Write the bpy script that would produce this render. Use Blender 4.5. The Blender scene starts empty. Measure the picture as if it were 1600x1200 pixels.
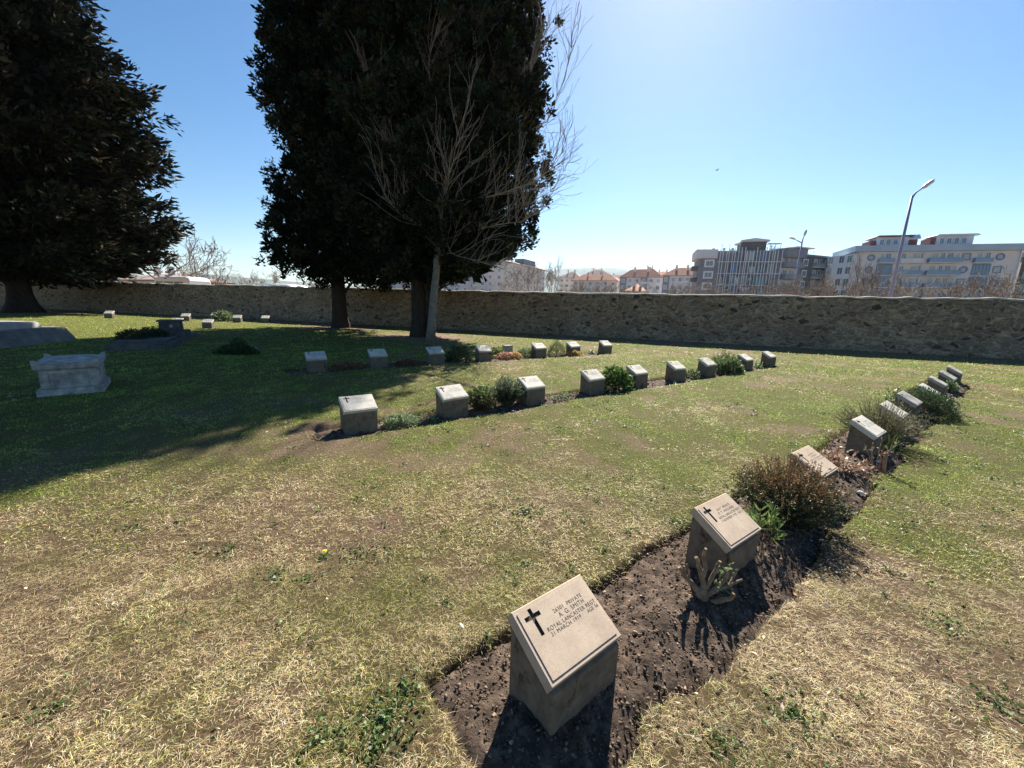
import bpy, bmesh, math, random
import numpy as np
from mathutils import Vector, Matrix

# ------------------------------------------------------------------ camera, sky, sun, exposure
scene = bpy.context.scene
COL = scene.collection
CAM_H = 1.697; CAM_F = 626.0; CAM_PITCH = math.radians(11.757); CAM_ROLL = math.radians(1.70)
fw = np.array([0, math.cos(CAM_PITCH), -math.sin(CAM_PITCH)]); up = np.array([0, math.sin(CAM_PITCH), math.cos(CAM_PITCH)]); rt = np.array([1., 0, 0])
RA = rt*math.cos(CAM_ROLL)+up*math.sin(CAM_ROLL); RB = -rt*math.sin(CAM_ROLL)+up*math.cos(CAM_ROLL)
cd = bpy.data.cameras.new('camera'); cam = bpy.data.objects.new('camera', cd); COL.objects.link(cam)
cd.sensor_width = 36; cd.lens = 36*CAM_F/1600; cd.clip_start = 0.05; cd.clip_end = 20000
m = Matrix(((RA[0], RB[0], -fw[0], 0), (RA[1], RB[1], -fw[1], 0), (RA[2], RB[2], -fw[2], CAM_H), (0, 0, 0, 1)))
cam.matrix_world = m
scene.camera = cam

SUN_AZ = math.radians(18); SUN_EL = math.radians(40)
world = bpy.data.worlds.new("World"); scene.world = world; world.use_nodes = True
wn = world.node_tree.nodes; wl = world.node_tree.links
for n_ in list(wn): wn.remove(n_)
sky = wn.new('ShaderNodeTexSky'); sky.sky_type = 'NISHITA'; sky.sun_disc = False
sky.sun_elevation = SUN_EL; sky.sun_rotation = SUN_AZ; sky.air_density = 1.0; sky.dust_density = 0.24; sky.ozone_density = 2.5; sky.altitude = 0
bg = wn.new('ShaderNodeBackground'); bg.inputs['Strength'].default_value = 0.05
wo = wn.new('ShaderNodeOutputWorld'); hs_ = wn.new('ShaderNodeHueSaturation'); hs_.inputs['Saturation'].default_value = 1.28; wl.new(sky.outputs[0], hs_.inputs['Color']); wl.new(hs_.outputs[0], bg.inputs[0]); wl.new(bg.outputs[0], wo.inputs[0])
ld = bpy.data.lights.new('sun', 'SUN'); ld.energy = 5.0; ld.angle = math.radians(0.53); ld.color = (1, 0.94, 0.83)
sun = bpy.data.objects.new('sun', ld); COL.objects.link(sun)
sdir = Vector((math.sin(SUN_AZ)*math.cos(SUN_EL), math.cos(SUN_AZ)*math.cos(SUN_EL), math.sin(SUN_EL)))
sun.rotation_euler = sdir.to_track_quat('Z', 'Y').to_euler(); sun.location = (10, 30, 30)
scene.view_settings.view_transform = 'Standard'; scene.view_settings.look = 'None'
scene.view_settings.exposure = 1.42; scene.view_settings.gamma = 1
scene.render.engine = 'CYCLES'
scene.cycles.max_bounces = 5; scene.cycles.transparent_max_bounces = 8; scene.cycles.volume_bounces = 0

def px_ray(x, y): return RA*(x-800)/CAM_F - RB*(y-600)/CAM_F + fw
def at(x, y, z=0):
    r = px_ray(x, y); t = (z-CAM_H)/r[2]; return np.array([r[0]*t, r[1]*t])
def onY(x, y, Y):
    r = px_ray(x, y); t = Y/r[1]; return np.array([r[0]*t, Y, r[2]*t+CAM_H])

# ------------------------------------------------------------------ helpers
def tag(o, label=None, cat=None, group=None, kind=None):
    if label: o['label'] = label
    if cat: o['category'] = cat
    if group: o['group'] = group
    if kind: o['kind'] = kind
    return o
def thing(name, label, cat, loc=(0, 0, 0), rz=0, group=None):
    o = bpy.data.objects.new(name, None); COL.objects.link(o)
    o.location = loc; o.rotation_euler = (0, 0, rz); o.empty_display_size = 0.2
    return tag(o, label, cat, group)
def link(name, mesh, parent=None):
    o = bpy.data.objects.new(name, mesh); COL.objects.link(o)
    if parent is not None: o.parent = parent
    return o
class MB:
    def __init__(s): s.v = []; s.f = []; s.m = []
    def add(s, vs, fs, mi=0):
        b = len(s.v); s.v += [tuple(map(float, v)) for v in vs]; s.f += [tuple(b+i for i in f) for f in fs]; s.m += [mi]*len(fs)
    def box(s, x0, y0, z0, x1, y1, z1, mi=0):
        s.add([(x0, y0, z0), (x1, y0, z0), (x1, y1, z0), (x0, y1, z0), (x0, y0, z1), (x1, y0, z1), (x1, y1, z1), (x0, y1, z1)],
              [(0, 3, 2, 1), (4, 5, 6, 7), (0, 1, 5, 4), (1, 2, 6, 5), (2, 3, 7, 6), (3, 0, 4, 7)], mi)
    def frustum(s, a, b, z0, z1, mi=0):   # a, b: (x0,y0,x1,y1) at z0, z1
        s.add([(a[0], a[1], z0), (a[2], a[1], z0), (a[2], a[3], z0), (a[0], a[3], z0), (b[0], b[1], z1), (b[2], b[1], z1), (b[2], b[3], z1), (b[0], b[3], z1)],
              [(0, 3, 2, 1), (4, 5, 6, 7), (0, 1, 5, 4), (1, 2, 6, 5), (2, 3, 7, 6), (3, 0, 4, 7)], mi)
    def prism(s, poly, y0, y1, mi=0):     # poly in xz extruded along y
        n = len(poly); vs = [(p[0], y0, p[1]) for p in poly]+[(p[0], y1, p[1]) for p in poly]
        s.add(vs, [tuple(range(n)), tuple(range(2*n-1, n-1, -1))]+[(i, i+n, (i+1) % n+n, (i+1) % n) for i in range(n)], mi)
    def tube(s, pts, rad, n=6, mi=0, cap=True):
        pts = [Vector(p) for p in pts]
        if not hasattr(rad, '__len__'): rad = [rad]*len(pts)
        rings = []; prev = None
        for i, p in enumerate(pts):
            d = (pts[min(i+1, len(pts)-1)]-pts[max(i-1, 0)])
            if d.length < 1e-9: d = Vector((0, 0, 1))
            d.normalize()
            a = prev if prev is not None else (Vector((1, 0, 0)) if abs(d.x) < .9 else Vector((0, 1, 0)))
            a = (a-d*a.dot(d)); a.normalize(); b = d.cross(a); prev = a
            rings.append([p+(a*math.cos(2*math.pi*k/n)+b*math.sin(2*math.pi*k/n))*rad[i] for k in range(n)])
        vs = [v for r in rings for v in r]; fs = []
        for i in range(len(pts)-1):
            for k in range(n): fs.append((i*n+k, i*n+(k+1) % n, (i+1)*n+(k+1) % n, (i+1)*n+k))
        if cap: fs += [tuple(range(n-1, -1, -1)), tuple((len(pts)-1)*n+k for k in range(n))]
        s.add(vs, fs, mi)
    def build(s, name, mats, parent=None, smooth=False):
        me = bpy.data.meshes.new(name); me.from_pydata(s.v, [], s.f)
        for mt in (mats if isinstance(mats, (list, tuple)) else [mats]): me.materials.append(mt)
        me.polygons.foreach_set('material_index', s.m)
        if smooth: me.polygons.foreach_set('use_smooth', [True]*len(me.polygons))
        me.update()
        return link(name, me, parent)
def np_mesh(name, verts, quads=None, tris=None, mat=None, cols=None, parent=None, smooth=False):
    me = bpy.data.meshes.new(name); verts = np.asarray(verts, np.float32).reshape(-1, 3)
    loops = []; starts = []; tot = 0; parts = []
    if quads is not None and len(quads): parts.append(np.asarray(quads, np.int32).reshape(-1, 4))
    if tris is not None and len(tris): parts.append(np.asarray(tris, np.int32).reshape(-1, 3))
    for p in parts:
        starts.append(tot+np.arange(len(p))*p.shape[1]); loops.append(p.ravel()); tot += p.size
    loops = np.concatenate(loops).astype(np.int32); starts = np.concatenate(starts).astype(np.int32)
    me.vertices.add(len(verts)); me.vertices.foreach_set('co', verts.ravel())
    me.loops.add(len(loops)); me.loops.foreach_set('vertex_index', loops)
    me.polygons.add(len(starts)); me.polygons.foreach_set('loop_start', starts)
    if smooth: me.polygons.foreach_set('use_smooth', np.ones(len(starts), bool))
    me.update(calc_edges=True); me.validate()
    if cols is not None:
        a = me.color_attributes.new('Col', 'FLOAT_COLOR', 'POINT')
        c = np.ones((len(verts), 4), np.float32); c[:, :3] = cols; a.data.foreach_set('color', c.ravel())
    if mat: me.materials.append(mat)
    return link(name, me, parent)

# value noise
def vnoise(x, y, seed=0):
    x = np.asarray(x, float); y = np.asarray(y, float)
    xi = np.floor(x).astype(np.int64); yi = np.floor(y).astype(np.int64); fx = x-xi; fy = y-yi
    def h(a, b):
        n = (a*374761393+b*668265263+seed*1442695041) & 0xffffffff
        n = ((n ^ (n >> 13))*1274126177) & 0xffffffff
        return ((n ^ (n >> 16)) & 0xffff)/65535.0
    fx = fx*fx*(3-2*fx); fy = fy*fy*(3-2*fy)
    return (h(xi, yi)*(1-fx)+h(xi+1, yi)*fx)*(1-fy)+(h(xi, yi+1)*(1-fx)+h(xi+1, yi+1)*fx)*fy
def fbm(x, y, sc, seed=0, o=4):
    r = 0; a = .5; t = 0
    for k in range(o):
        r = r+a*vnoise(np.asarray(x)/sc*2**k+17.3*k, np.asarray(y)/sc*2**k+9.1*k, seed+k); t += a; a *= .55
    return r/t
def sstep(a, b, x): t = np.clip((x-a)/(b-a), 0, 1); return t*t*(3-2*t)

# ------------------------------------------------------------------ materials
def newmat(name):
    mt = bpy.data.materials.new(name); mt.use_nodes = True
    nt = mt.node_tree; return mt, nt, nt.nodes, nt.links, nt.nodes['Principled BSDF']
def N(nodes, typ, **kw):
    n = nodes.new(typ)
    for k, v in kw.items():
        if k in n.inputs: n.inputs[k].default_value = v
        else: setattr(n, k, v)
    return n
def ramp(nodes, stops):
    r = nodes.new('ShaderNodeValToRGB'); e = r.color_ramp.elements
    while len(e) < len(stops): e.new(0.5)
    for i, (p, c) in enumerate(stops): e[i].position = p; e[i].color = (*c, 1)
    return r
def mat_noise(name, c1, c2, scale=5, rough=0.85, bump=0.2, c3=None, metallic=0, stretch=(1, 1, 1), detail=6, spec=0.3, bdist=0.02):
    mt, nt, n, l, p = newmat(name)
    tc = N(n, 'ShaderNodeTexCoord'); mp = N(n, 'ShaderNodeMapping'); mp.inputs['Scale'].default_value = stretch
    l.new(tc.outputs['Object'], mp.inputs['Vector'])
    nz = N(n, 'ShaderNodeTexNoise', Scale=scale, Detail=detail, Roughness=0.65); l.new(mp.outputs[0], nz.inputs['Vector'])
    st = [(0.3, c1), (0.7, c2)] if c3 is None else [(0.28, c1), (0.52, c2), (0.74, c3)]
    r = ramp(n, st); l.new(nz.outputs['Fac'], r.inputs[0]); l.new(r.outputs[0], p.inputs['Base Color'])
    p.inputs['Roughness'].default_value = rough; p.inputs['Metallic'].default_value = metallic; p.inputs['Specular IOR Level'].default_value = spec
    if bump:
        nz2 = N(n, 'ShaderNodeTexNoise', Scale=scale*5, Detail=8, Roughness=0.7); l.new(mp.outputs[0], nz2.inputs['Vector'])
        b = N(n, 'ShaderNodeBump', Strength=bump, Distance=bdist); l.new(nz2.outputs['Fac'], b.inputs['Height']); l.new(b.outputs[0], p.inputs['Normal'])
    return mt
def mat_leaf(name, trans=0.4, rough=0.6, spec=0.25):
    mt, nt, n, l, p = newmat(name)
    at_ = N(n, 'ShaderNodeAttribute', attribute_name='Col'); l.new(at_.outputs['Color'], p.inputs['Base Color'])
    p.inputs['Roughness'].default_value = rough; p.inputs['Specular IOR Level'].default_value = spec
    tr = N(n, 'ShaderNodeBsdfTranslucent'); l.new(at_.outputs['Color'], tr.inputs['Color'])
    mx = N(n, 'ShaderNodeMixShader'); mx.inputs[0].default_value = trans
    l.new(p.outputs[0], mx.inputs[1]); l.new(tr.outputs[0], mx.inputs[2]); l.new(mx.outputs[0], n['Material Output'].inputs[0])
    return mt
M = {}
M['grass'] = mat_leaf('grass_blades', 0.35, 0.55, 0.3)
M['leaf'] = mat_leaf('leaf', 0.35, 0.5, 0.4)
M['needle'] = mat_leaf('needle', 0.03, 0.85, 0.05)
M['bark'] = mat_noise('bark', (0.02, 0.014, 0.01), (0.08, 0.058, 0.042), 6, .95, .8, stretch=(3, 3, .5), bdist=.05)
M['bark_pale'] = mat_noise('pale_bark', (0.13, 0.11, 0.09), (0.26, 0.23, 0.19), 8, .9, .4)
M['twig'] = mat_noise('twig', (0.19, 0.145, 0.11), (0.33, 0.27, 0.21), 2, .9, 0)
M['twig_far'] = mat_noise('far_twig', (0.17, 0.14, 0.11), (0.3, 0.25, 0.2), 1, .9, 0)
M['stem'] = mat_noise('stem', (0.12, 0.07, 0.04), (0.25, 0.16, 0.1), 20, .8, .2)
M['drystem'] = mat_noise('dry_stem', (0.3, 0.17, 0.1), (0.5, 0.36, 0.25), 20, .8, .2)
M['stub'] = mat_noise('stub_bark', (0.13, 0.085, 0.05), (0.36, 0.26, 0.17), 22, .85, .6, bdist=.01)
M['marble'] = mat_noise('marble', (0.13, 0.115, 0.10), (0.36, 0.335, 0.30), 7, .75, .5, (0.58, 0.55, 0.5))
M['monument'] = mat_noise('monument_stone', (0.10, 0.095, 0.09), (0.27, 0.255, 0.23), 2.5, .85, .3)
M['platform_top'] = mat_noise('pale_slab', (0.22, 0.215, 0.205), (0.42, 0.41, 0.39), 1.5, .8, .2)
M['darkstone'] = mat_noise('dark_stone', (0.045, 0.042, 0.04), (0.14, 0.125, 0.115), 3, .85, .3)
M['pale_tablet'] = mat_noise('marker_rough', (0.25, 0.23, 0.2), (0.4, 0.37, 0.32), 12, .9, .3)

def mat_tablet(name, a, b, cblotch, grain=220):
    mt, nt, n, l, p = newmat(name)
    tc = N(n, 'ShaderNodeTexCoord')
    oi = N(n, 'ShaderNodeObjectInfo'); ad = N(n, 'ShaderNodeVectorMath', operation='ADD')
    sc = N(n, 'ShaderNodeVectorMath', operation='SCALE'); sc.inputs['Scale'].default_value = 1.0
    cb = N(n, 'ShaderNodeCombineXYZ'); mu = N(n, 'ShaderNodeMath', operation='MULTIPLY'); mu.inputs[1].default_value = 37.0
    l.new(oi.outputs['Location'], sc.inputs[0]); l.new(tc.outputs['Object'], ad.inputs[0]); l.new(sc.outputs[0], ad.inputs[1])
    n1 = N(n, 'ShaderNodeTexNoise', Scale=9, Detail=6, Roughness=.7); l.new(ad.outputs[0], n1.inputs['Vector'])
    n2 = N(n, 'ShaderNodeTexNoise', Scale=grain, Detail=3, Roughness=.8); l.new(ad.outputs[0], n2.inputs['Vector'])
    r1 = ramp(n, [(0.3, a), (0.72, b)]); l.new(n1.outputs['Fac'], r1.inputs[0])
    n3 = N(n, 'ShaderNodeTexNoise', Scale=3.5, Detail=5, Roughness=.75); l.new(ad.outputs[0], n3.inputs['Vector'])
    r3 = ramp(n, [(0.52, (0, 0, 0)), (0.72, (1, 1, 1))]); l.new(n3.outputs['Fac'], r3.inputs[0])
    m1 = N(n, 'ShaderNodeMixRGB'); l.new(r3.outputs[0], m1.inputs[0]); l.new(r1.outputs[0], m1.inputs[1]); m1.inputs[2].default_value = (*cblotch, 1)
    r2 = ramp(n, [(0.32, (0.72, 0.7, 0.68)), (0.55, (1, 1, 1))]); l.new(n2.outputs['Fac'], r2.inputs[0])
    m2 = N(n, 'ShaderNodeMixRGB', blend_type='MULTIPLY'); m2.inputs[0].default_value = 0.8; l.new(m1.outputs[0], m2.inputs[1]); l.new(r2.outputs[0], m2.inputs[2])
    l.new(m2.outputs[0], p.inputs['Base Color']); p.inputs['Roughness'].default_value = .8; p.inputs['Specular IOR Level'].default_value = .25
    bp = N(n, 'ShaderNodeBump', Strength=.25, Distance=.002); l.new(n2.outputs['Fac'], bp.inputs['Height']); l.new(bp.outputs[0], p.inputs['Normal'])
    return mt
M['tablet'] = mat_tablet('marker_tablet', (0.42, 0.325, 0.24), (0.58, 0.46, 0.345), (0.43, 0.315, 0.23))
M['tablet_grey'] = mat_tablet('marker_tablet_grey', (0.3, 0.28, 0.25), (0.46, 0.43, 0.38), (0.2, 0.19, 0.17))
M['tablet_pale'] = mat_tablet('marker_tablet_pale', (0.48, 0.45, 0.385), (0.64, 0.60, 0.52), (0.36, 0.32, 0.27))
M['engrave'] = mat_noise('engraved_dirt_and_shade', (0.04, 0.032, 0.025), (0.10, 0.08, 0.06), 60, .95, .1)  # dirt in the cross, plus cut shadow painted into cross and lettering
def mat_pedestal():
    mt, nt, n, l, p = newmat('pedestal_concrete')
    tc = N(n, 'ShaderNodeTexCoord'); oi = N(n, 'ShaderNodeObjectInfo'); ad = N(n, 'ShaderNodeVectorMath', operation='ADD')
    l.new(tc.outputs['Object'], ad.inputs[0]); l.new(oi.outputs['Location'], ad.inputs[1])
    n1 = N(n, 'ShaderNodeTexNoise', Scale=14, Detail=8, Roughness=.7); l.new(ad.outputs[0], n1.inputs['Vector'])
    r1 = ramp(n, [(0.3, (0.10, 0.078, 0.056)), (0.7, (0.22, 0.175, 0.128))]); l.new(n1.outputs['Fac'], r1.inputs[0])
    mp = N(n, 'ShaderNodeMapping'); mp.inputs['Scale'].default_value = (8, 8, 4.5); l.new(ad.outputs[0], mp.inputs['Vector'])
    n2 = N(n, 'ShaderNodeTexNoise', Scale=1, Detail=5, Roughness=.7); l.new(mp.outputs[0], n2.inputs['Vector'])
    r2 = ramp(n, [(0.56, (1, 1, 1)), (0.66, (0.3, 0.27, 0.25))]); l.new(n2.outputs['Fac'], r2.inputs[0])
    m2 = N(n, 'ShaderNodeMixRGB', blend_type='MULTIPLY'); m2.inputs[0].default_value = 1; l.new(r1.outputs[0], m2.inputs[1]); l.new(r2.outputs[0], m2.inputs[2])
    l.new(m2.outputs[0], p.inputs['Base Color']); p.inputs['Roughness'].default_value = .92; p.inputs['Specular IOR Level'].default_value = .2
    n3 = N(n, 'ShaderNodeTexNoise', Scale=90, Detail=6); l.new(ad.outputs[0], n3.inputs['Vector'])
    bp = N(n, 'ShaderNodeBump', Strength=.5, Distance=.006); l.new(n3.outputs['Fac'], bp.inputs['Height']); l.new(bp.outputs[0], p.inputs['Normal'])
    return mt
M['pedestal'] = mat_pedestal()
def mat_ground():
    mt, nt, n, l, p = newmat('lawn_soil')
    a = N(n, 'ShaderNodeAttribute', attribute_name='Col'); tc = N(n, 'ShaderNodeTexCoord')
    n1 = N(n, 'ShaderNodeTexNoise', Scale=38, Detail=8, Roughness=.8); l.new(tc.outputs['Object'], n1.inputs['Vector'])
    r = ramp(n, [(0.3, (0.38, 0.36, 0.34)), (0.7, (1.5, 1.45, 1.35))]); l.new(n1.outputs['Fac'], r.inputs[0])
    mm = N(n, 'ShaderNodeMixRGB', blend_type='MULTIPLY'); mm.inputs[0].default_value = 1; l.new(a.outputs['Color'], mm.inputs[1]); l.new(r.outputs[0], mm.inputs[2])
    l.new(mm.outputs[0], p.inputs['Base Color']); p.inputs['Roughness'].default_value = .95; p.inputs['Specular IOR Level'].default_value = .1
    bp = N(n, 'ShaderNodeBump', Strength=.9, Distance=.03); l.new(n1.outputs['Fac'], bp.inputs['Height']); l.new(bp.outputs[0], p.inputs['Normal'])
    return mt
M['ground'] = mat_ground()
M['soil'] = mat_noise('bed_soil', (0.025, 0.017, 0.012), (0.12, 0.083, 0.06), 13, .97, 1.0, (0.3, 0.21, 0.15), bdist=.03)
M['clod'] = mat_noise('soil_clod', (0.05, 0.033, 0.024), (0.2, 0.145, 0.105), 14, .95, .5)

def mat_wall():
    mt, nt, n, l, p = newmat('rubble_stone')
    uv = N(n, 'ShaderNodeUVMap'); uv.uv_map = 'UVMap'
    nz = N(n, 'ShaderNodeTexNoise', Scale=2.2, Detail=3); l.new(uv.outputs[0], nz.inputs['Vector'])
    sb = N(n, 'ShaderNodeVectorMath', operation='SUBTRACT'); sb.inputs[1].default_value = (.5, .5, .5); l.new(nz.outputs['Color'], sb.inputs[0])
    sc = N(n, 'ShaderNodeVectorMath', operation='SCALE'); sc.inputs['Scale'].default_value = .35; l.new(sb.outputs[0], sc.inputs[0])
    ad = N(n, 'ShaderNodeVectorMath', operation='ADD'); l.new(uv.outputs[0], ad.inputs[0]); l.new(sc.outputs[0], ad.inputs[1])
    mp = N(n, 'ShaderNodeMapping'); mp.inputs['Scale'].default_value = (3.5, 7.4, 1); l.new(ad.outputs[0], mp.inputs['Vector'])
    v1 = N(n, 'ShaderNodeTexVoronoi', feature='F1', Scale=1, Randomness=1); l.new(mp.outputs[0], v1.inputs['Vector'])
    v2 = N(n, 'ShaderNodeTexVoronoi', feature='DISTANCE_TO_EDGE', Scale=1, Randomness=1); l.new(mp.outputs[0], v2.inputs['Vector'])
    sp = N(n, 'ShaderNodeSeparateColor'); l.new(v1.outputs['Color'], sp.inputs[0])
    r = ramp(n, [(0.0, (0.05, 0.046, 0.045)), (0.12, (0.17, 0.12, 0.085)), (0.42, (0.31, 0.22, 0.15)), (0.62, (0.18, 0.14, 0.11)), (0.82, (0.40, 0.29, 0.19)), (1, (0.24, 0.18, 0.135))])
    l.new(sp.outputs[0], r.inputs[0])
    nb = N(n, 'ShaderNodeTexNoise', Scale=12, Detail=6, Roughness=.7); l.new(uv.outputs[0], nb.inputs['Vector'])
    rb = ramp(n, [(0.3, (0.55, 0.55, 0.55)), (0.7, (1.25, 1.22, 1.18))]); l.new(nb.outputs['Fac'], rb.inputs[0])
    mm = N(n, 'ShaderNodeMixRGB', blend_type='MULTIPLY'); mm.inputs[0].default_value = 1; l.new(r.outputs[0], mm.inputs[1]); l.new(rb.outputs[0], mm.inputs[2])
    # how much mortar shows varies over the wall
    nm = N(n, 'ShaderNodeTexNoise', Scale=.7, Detail=3); l.new(uv.outputs[0], nm.inputs['Vector'])
    mr = N(n, 'ShaderNodeMapRange'); mr.inputs['From Min'].default_value = .3; mr.inputs['From Max'].default_value = .7; mr.inputs['To Min'].default_value = .10; mr.inputs['To Max'].default_value = .22
    l.new(nm.outputs['Fac'], mr.inputs['Value'])
    dv = N(n, 'ShaderNodeMath', operation='DIVIDE'); l.new(v2.outputs['Distance'], dv.inputs[0]); l.new(mr.outputs[0], dv.inputs[1])
    cl = N(n, 'ShaderNodeMath', operation='SMOOTH_MIN'); cl.inputs[1].default_value = 1; cl.inputs[2].default_value = .2; l.new(dv.outputs[0], cl.inputs[0])
    mo = N(n, 'ShaderNodeMixRGB'); l.new(cl.outputs[0], mo.inputs[0]); l.new(mm.outputs[0], mo.inputs[2])
    nmo = N(n, 'ShaderNodeMixRGB', blend_type='MULTIPLY'); nmo.inputs[0].default_value = 1; nmo.inputs[1].default_value = (0.45, 0.36, 0.255, 1); l.new(rb.outputs[0], nmo.inputs[2])
    l.new(nmo.outputs[0], mo.inputs[1])
    l.new(mo.outputs[0], p.inputs['Base Color']); p.inputs['Roughness'].default_value = .95; p.inputs['Specular IOR Level'].default_value = .15
    hh = N(n, 'ShaderNodeMath', operation='MULTIPLY_ADD'); hh.inputs[1].default_value = .25; l.new(nb.outputs['Fac'], hh.inputs[0]); l.new(cl.outputs[0], hh.inputs[2])
    bp = N(n, 'ShaderNodeBump', Strength=1.0, Distance=.04); l.new(hh.outputs[0], bp.inputs['Height']); l.new(bp.outputs[0], p.inputs['Normal'])
    return mt
M['wall'] = mat_wall()
M['coping'] = mat_noise('coping_mortar', (0.26, 0.22, 0.17), (0.6, 0.54, 0.44), 3, .9, .5)

# ------------------------------------------------------------------ site layout
WALL = [(-62, 39.0), (-38.9, 32.6), (-28.5, 29.8), (-14.6, 26.2), (-3.6, 22.8), (11.1, 18.5), (20.2, 15.8), (46, 8.0)]
WALL_H = [2.12, 2.12, 2.12, 2.15, 2.12, 2.2, 2.3, 2.4]
def wall_y(x): return np.interp(x, [p[0] for p in WALL], [p[1] for p in WALL])
ROWS = {1: (38.2, 0.99, 0.66, 15.1, .69, 1.39), 2: (35.9, 5.22, .9, 13.42, 4.95, 5.55), 3: (32.6, 10.08, .5, 10.55, 9.76, 10.4)}  # angle, marker line, s0, s1, t0, t1
def to_st(x, y, row):
    a = math.radians(ROWS[row][0]); return x*math.cos(a)+y*math.sin(a), -x*math.sin(a)+y*math.cos(a)
def from_st(s, t, row):
    a = math.radians(ROWS[row][0]); return s*math.cos(a)-t*math.sin(a), s*math.sin(a)+t*math.cos(a)
def bed_mask(x, y, soft=0.03):
    r = np.zeros_like(np.asarray(x, float))
    for k, (ang, tm, s0, s1, t0, t1) in ROWS.items():
        s, t = to_st(x, y, k)
        j = (vnoise(s*3, t*0+k, 5)-.5)*.09+(vnoise(s*14, t*9+k, 6)-.5)*.05
        jf = (vnoise(s*2.2, t*0+k, 15)-.5)*.2+(vnoise(s*12, t*9+k, 16)-.5)*.08
        d = np.minimum(np.minimum(s-s0+jf, s1-s+jf), np.minimum(t-(t0+jf*(.9 if k == 1 else .4)), (t1+j*.6)-t))
        r = np.maximum(r, sstep(-soft, soft, d))
    return r
BARE = [(*at(330, 705), .9), (*at(480, 800), .55), (*at(450, 690), .8), (*at(830, 690), .5), (*at(560, 850), .4), (*at(330, 640), 1.1), (*at(1500, 700), .5), (*at(1290, 600), 1.2), (*at(640, 600), .8), (*at(240, 830), .35), (*at(1370, 900), .35), (*at(1250, 1000), .3)]
TRUNKS = [(-9.33, 21.7, 2.6), (-4.2, 17.9, 2.8), (-32.4, 26.7, 5.0), (-3.36, 16.2, 1.2)]
def fields(x, y):
    g = 0.18+0.21*np.clip(y-1.5, 0, 3.2)+0.16*sstep(2.2, 5.0, x)*sstep(9, 3, y)+.12*sstep(10, 16, y)
    g = g+0.35*sstep(-3.2, -5.5, x)*sstep(3, 6, y)
    g = g-0.14*sstep(.6, -2.5, x)*sstep(4.2, 2.4, y)
    g = g+1.25*(fbm(x, y, 1.6, 3)-.5)+.85*(fbm(x, y, .34, 9, 3)-.5)
    g = np.clip(g, 0.02, 1)
    b = .75*sstep(.57, .75, fbm(x, y, .8, 21))
    b = b*(1-.85*sstep(-3.0, -5.0, x)*sstep(3.5, 5.5, y))
    for bx, by, br in BARE:
        b = b+.36*np.exp(-((x-bx)**2+(y-by)**2)/br**2)*(.4+1.1*fbm(x, y, .3, 33))
    dw = wall_y(x)-y
    b = b+1.1*sstep(2.7, 1.0, dw+1.6*(fbm(x, y, 2, 44)-.5))
    for tx, ty, tr in TRUNKS: b = b+1.0*sstep(tr*1.25, tr*.4, np.hypot(x-tx, (y-ty)*1.3)+1.4*(fbm(x, y, 1.2, 45)-.5))
    return g, np.clip(b, 0, 1)
def ground_z(x, y, bed=True):
    z = .022*(fbm(x, y, .5, 51)-.5)+.03*(fbm(x, y, 2.2, 52)-.5)
    z = z*np.clip(1-(np.abs(y)-30)/10, 0, 1)
    if bed: z = z-.11*bed_mask(x, y)
    return z

# ground sheet: fine near the camera, coarse to the horizon
xs = np.concatenate([[-9000, -2500, -700, -250, -120, -80], np.arange(-60, -12, 1.0), np.arange(-12, -3, .14), np.arange(-3, 5, .035), np.arange(5, 13, .07), np.arange(13, 30, .4), [32, 40, 60, 120, 250, 700, 2500, 9000]])
ys = np.concatenate([[-9000, -1000, -100, -20, -6, -2], np.arange(-1, .9, .25), np.arange(.9, 4.2, .035), np.arange(4.2, 12, .07), np.arange(12, 20, .2), np.arange(20, 44, .6), [46, 60, 100, 250, 700, 2500, 9000]])
GX, GY = np.meshgrid(xs, ys)
gz = ground_z(GX, GY); g_, b_ = fields(GX, GY)
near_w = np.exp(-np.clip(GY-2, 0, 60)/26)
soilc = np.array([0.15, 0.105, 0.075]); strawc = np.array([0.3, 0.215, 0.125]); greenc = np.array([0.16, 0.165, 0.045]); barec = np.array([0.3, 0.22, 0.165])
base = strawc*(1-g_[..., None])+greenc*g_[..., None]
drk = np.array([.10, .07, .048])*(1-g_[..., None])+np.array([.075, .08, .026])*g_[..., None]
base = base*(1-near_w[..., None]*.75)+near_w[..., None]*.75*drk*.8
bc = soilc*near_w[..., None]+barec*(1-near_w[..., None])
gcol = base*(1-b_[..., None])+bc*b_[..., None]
bm_ = bed_mask(GX, GY)[..., None]; gcol = gcol*(1-bm_)+soilc*.6*bm_
nx, ny = len(xs), len(ys); ii = np.arange(nx*ny).reshape(ny, nx)
q = np.stack([ii[:-1, :-1], ii[:-1, 1:], ii[1:, 1:], ii[1:, :-1]], -1).reshape(-1, 4)
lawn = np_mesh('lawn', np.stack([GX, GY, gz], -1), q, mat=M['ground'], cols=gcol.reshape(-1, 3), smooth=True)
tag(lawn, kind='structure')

def bed_mound(s, t, k):
    ang, tm, s0, s1, t0, t1 = ROWS[k]
    if k == 1: return .088*np.exp(-((t-tm+.06)/.19)**2)*sstep(s0-.1, s0+.25, s)+.012
    return .045*np.exp(-((t-(t0+t1)/2)/((t1-t0)/2)/.62)**2)
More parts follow.
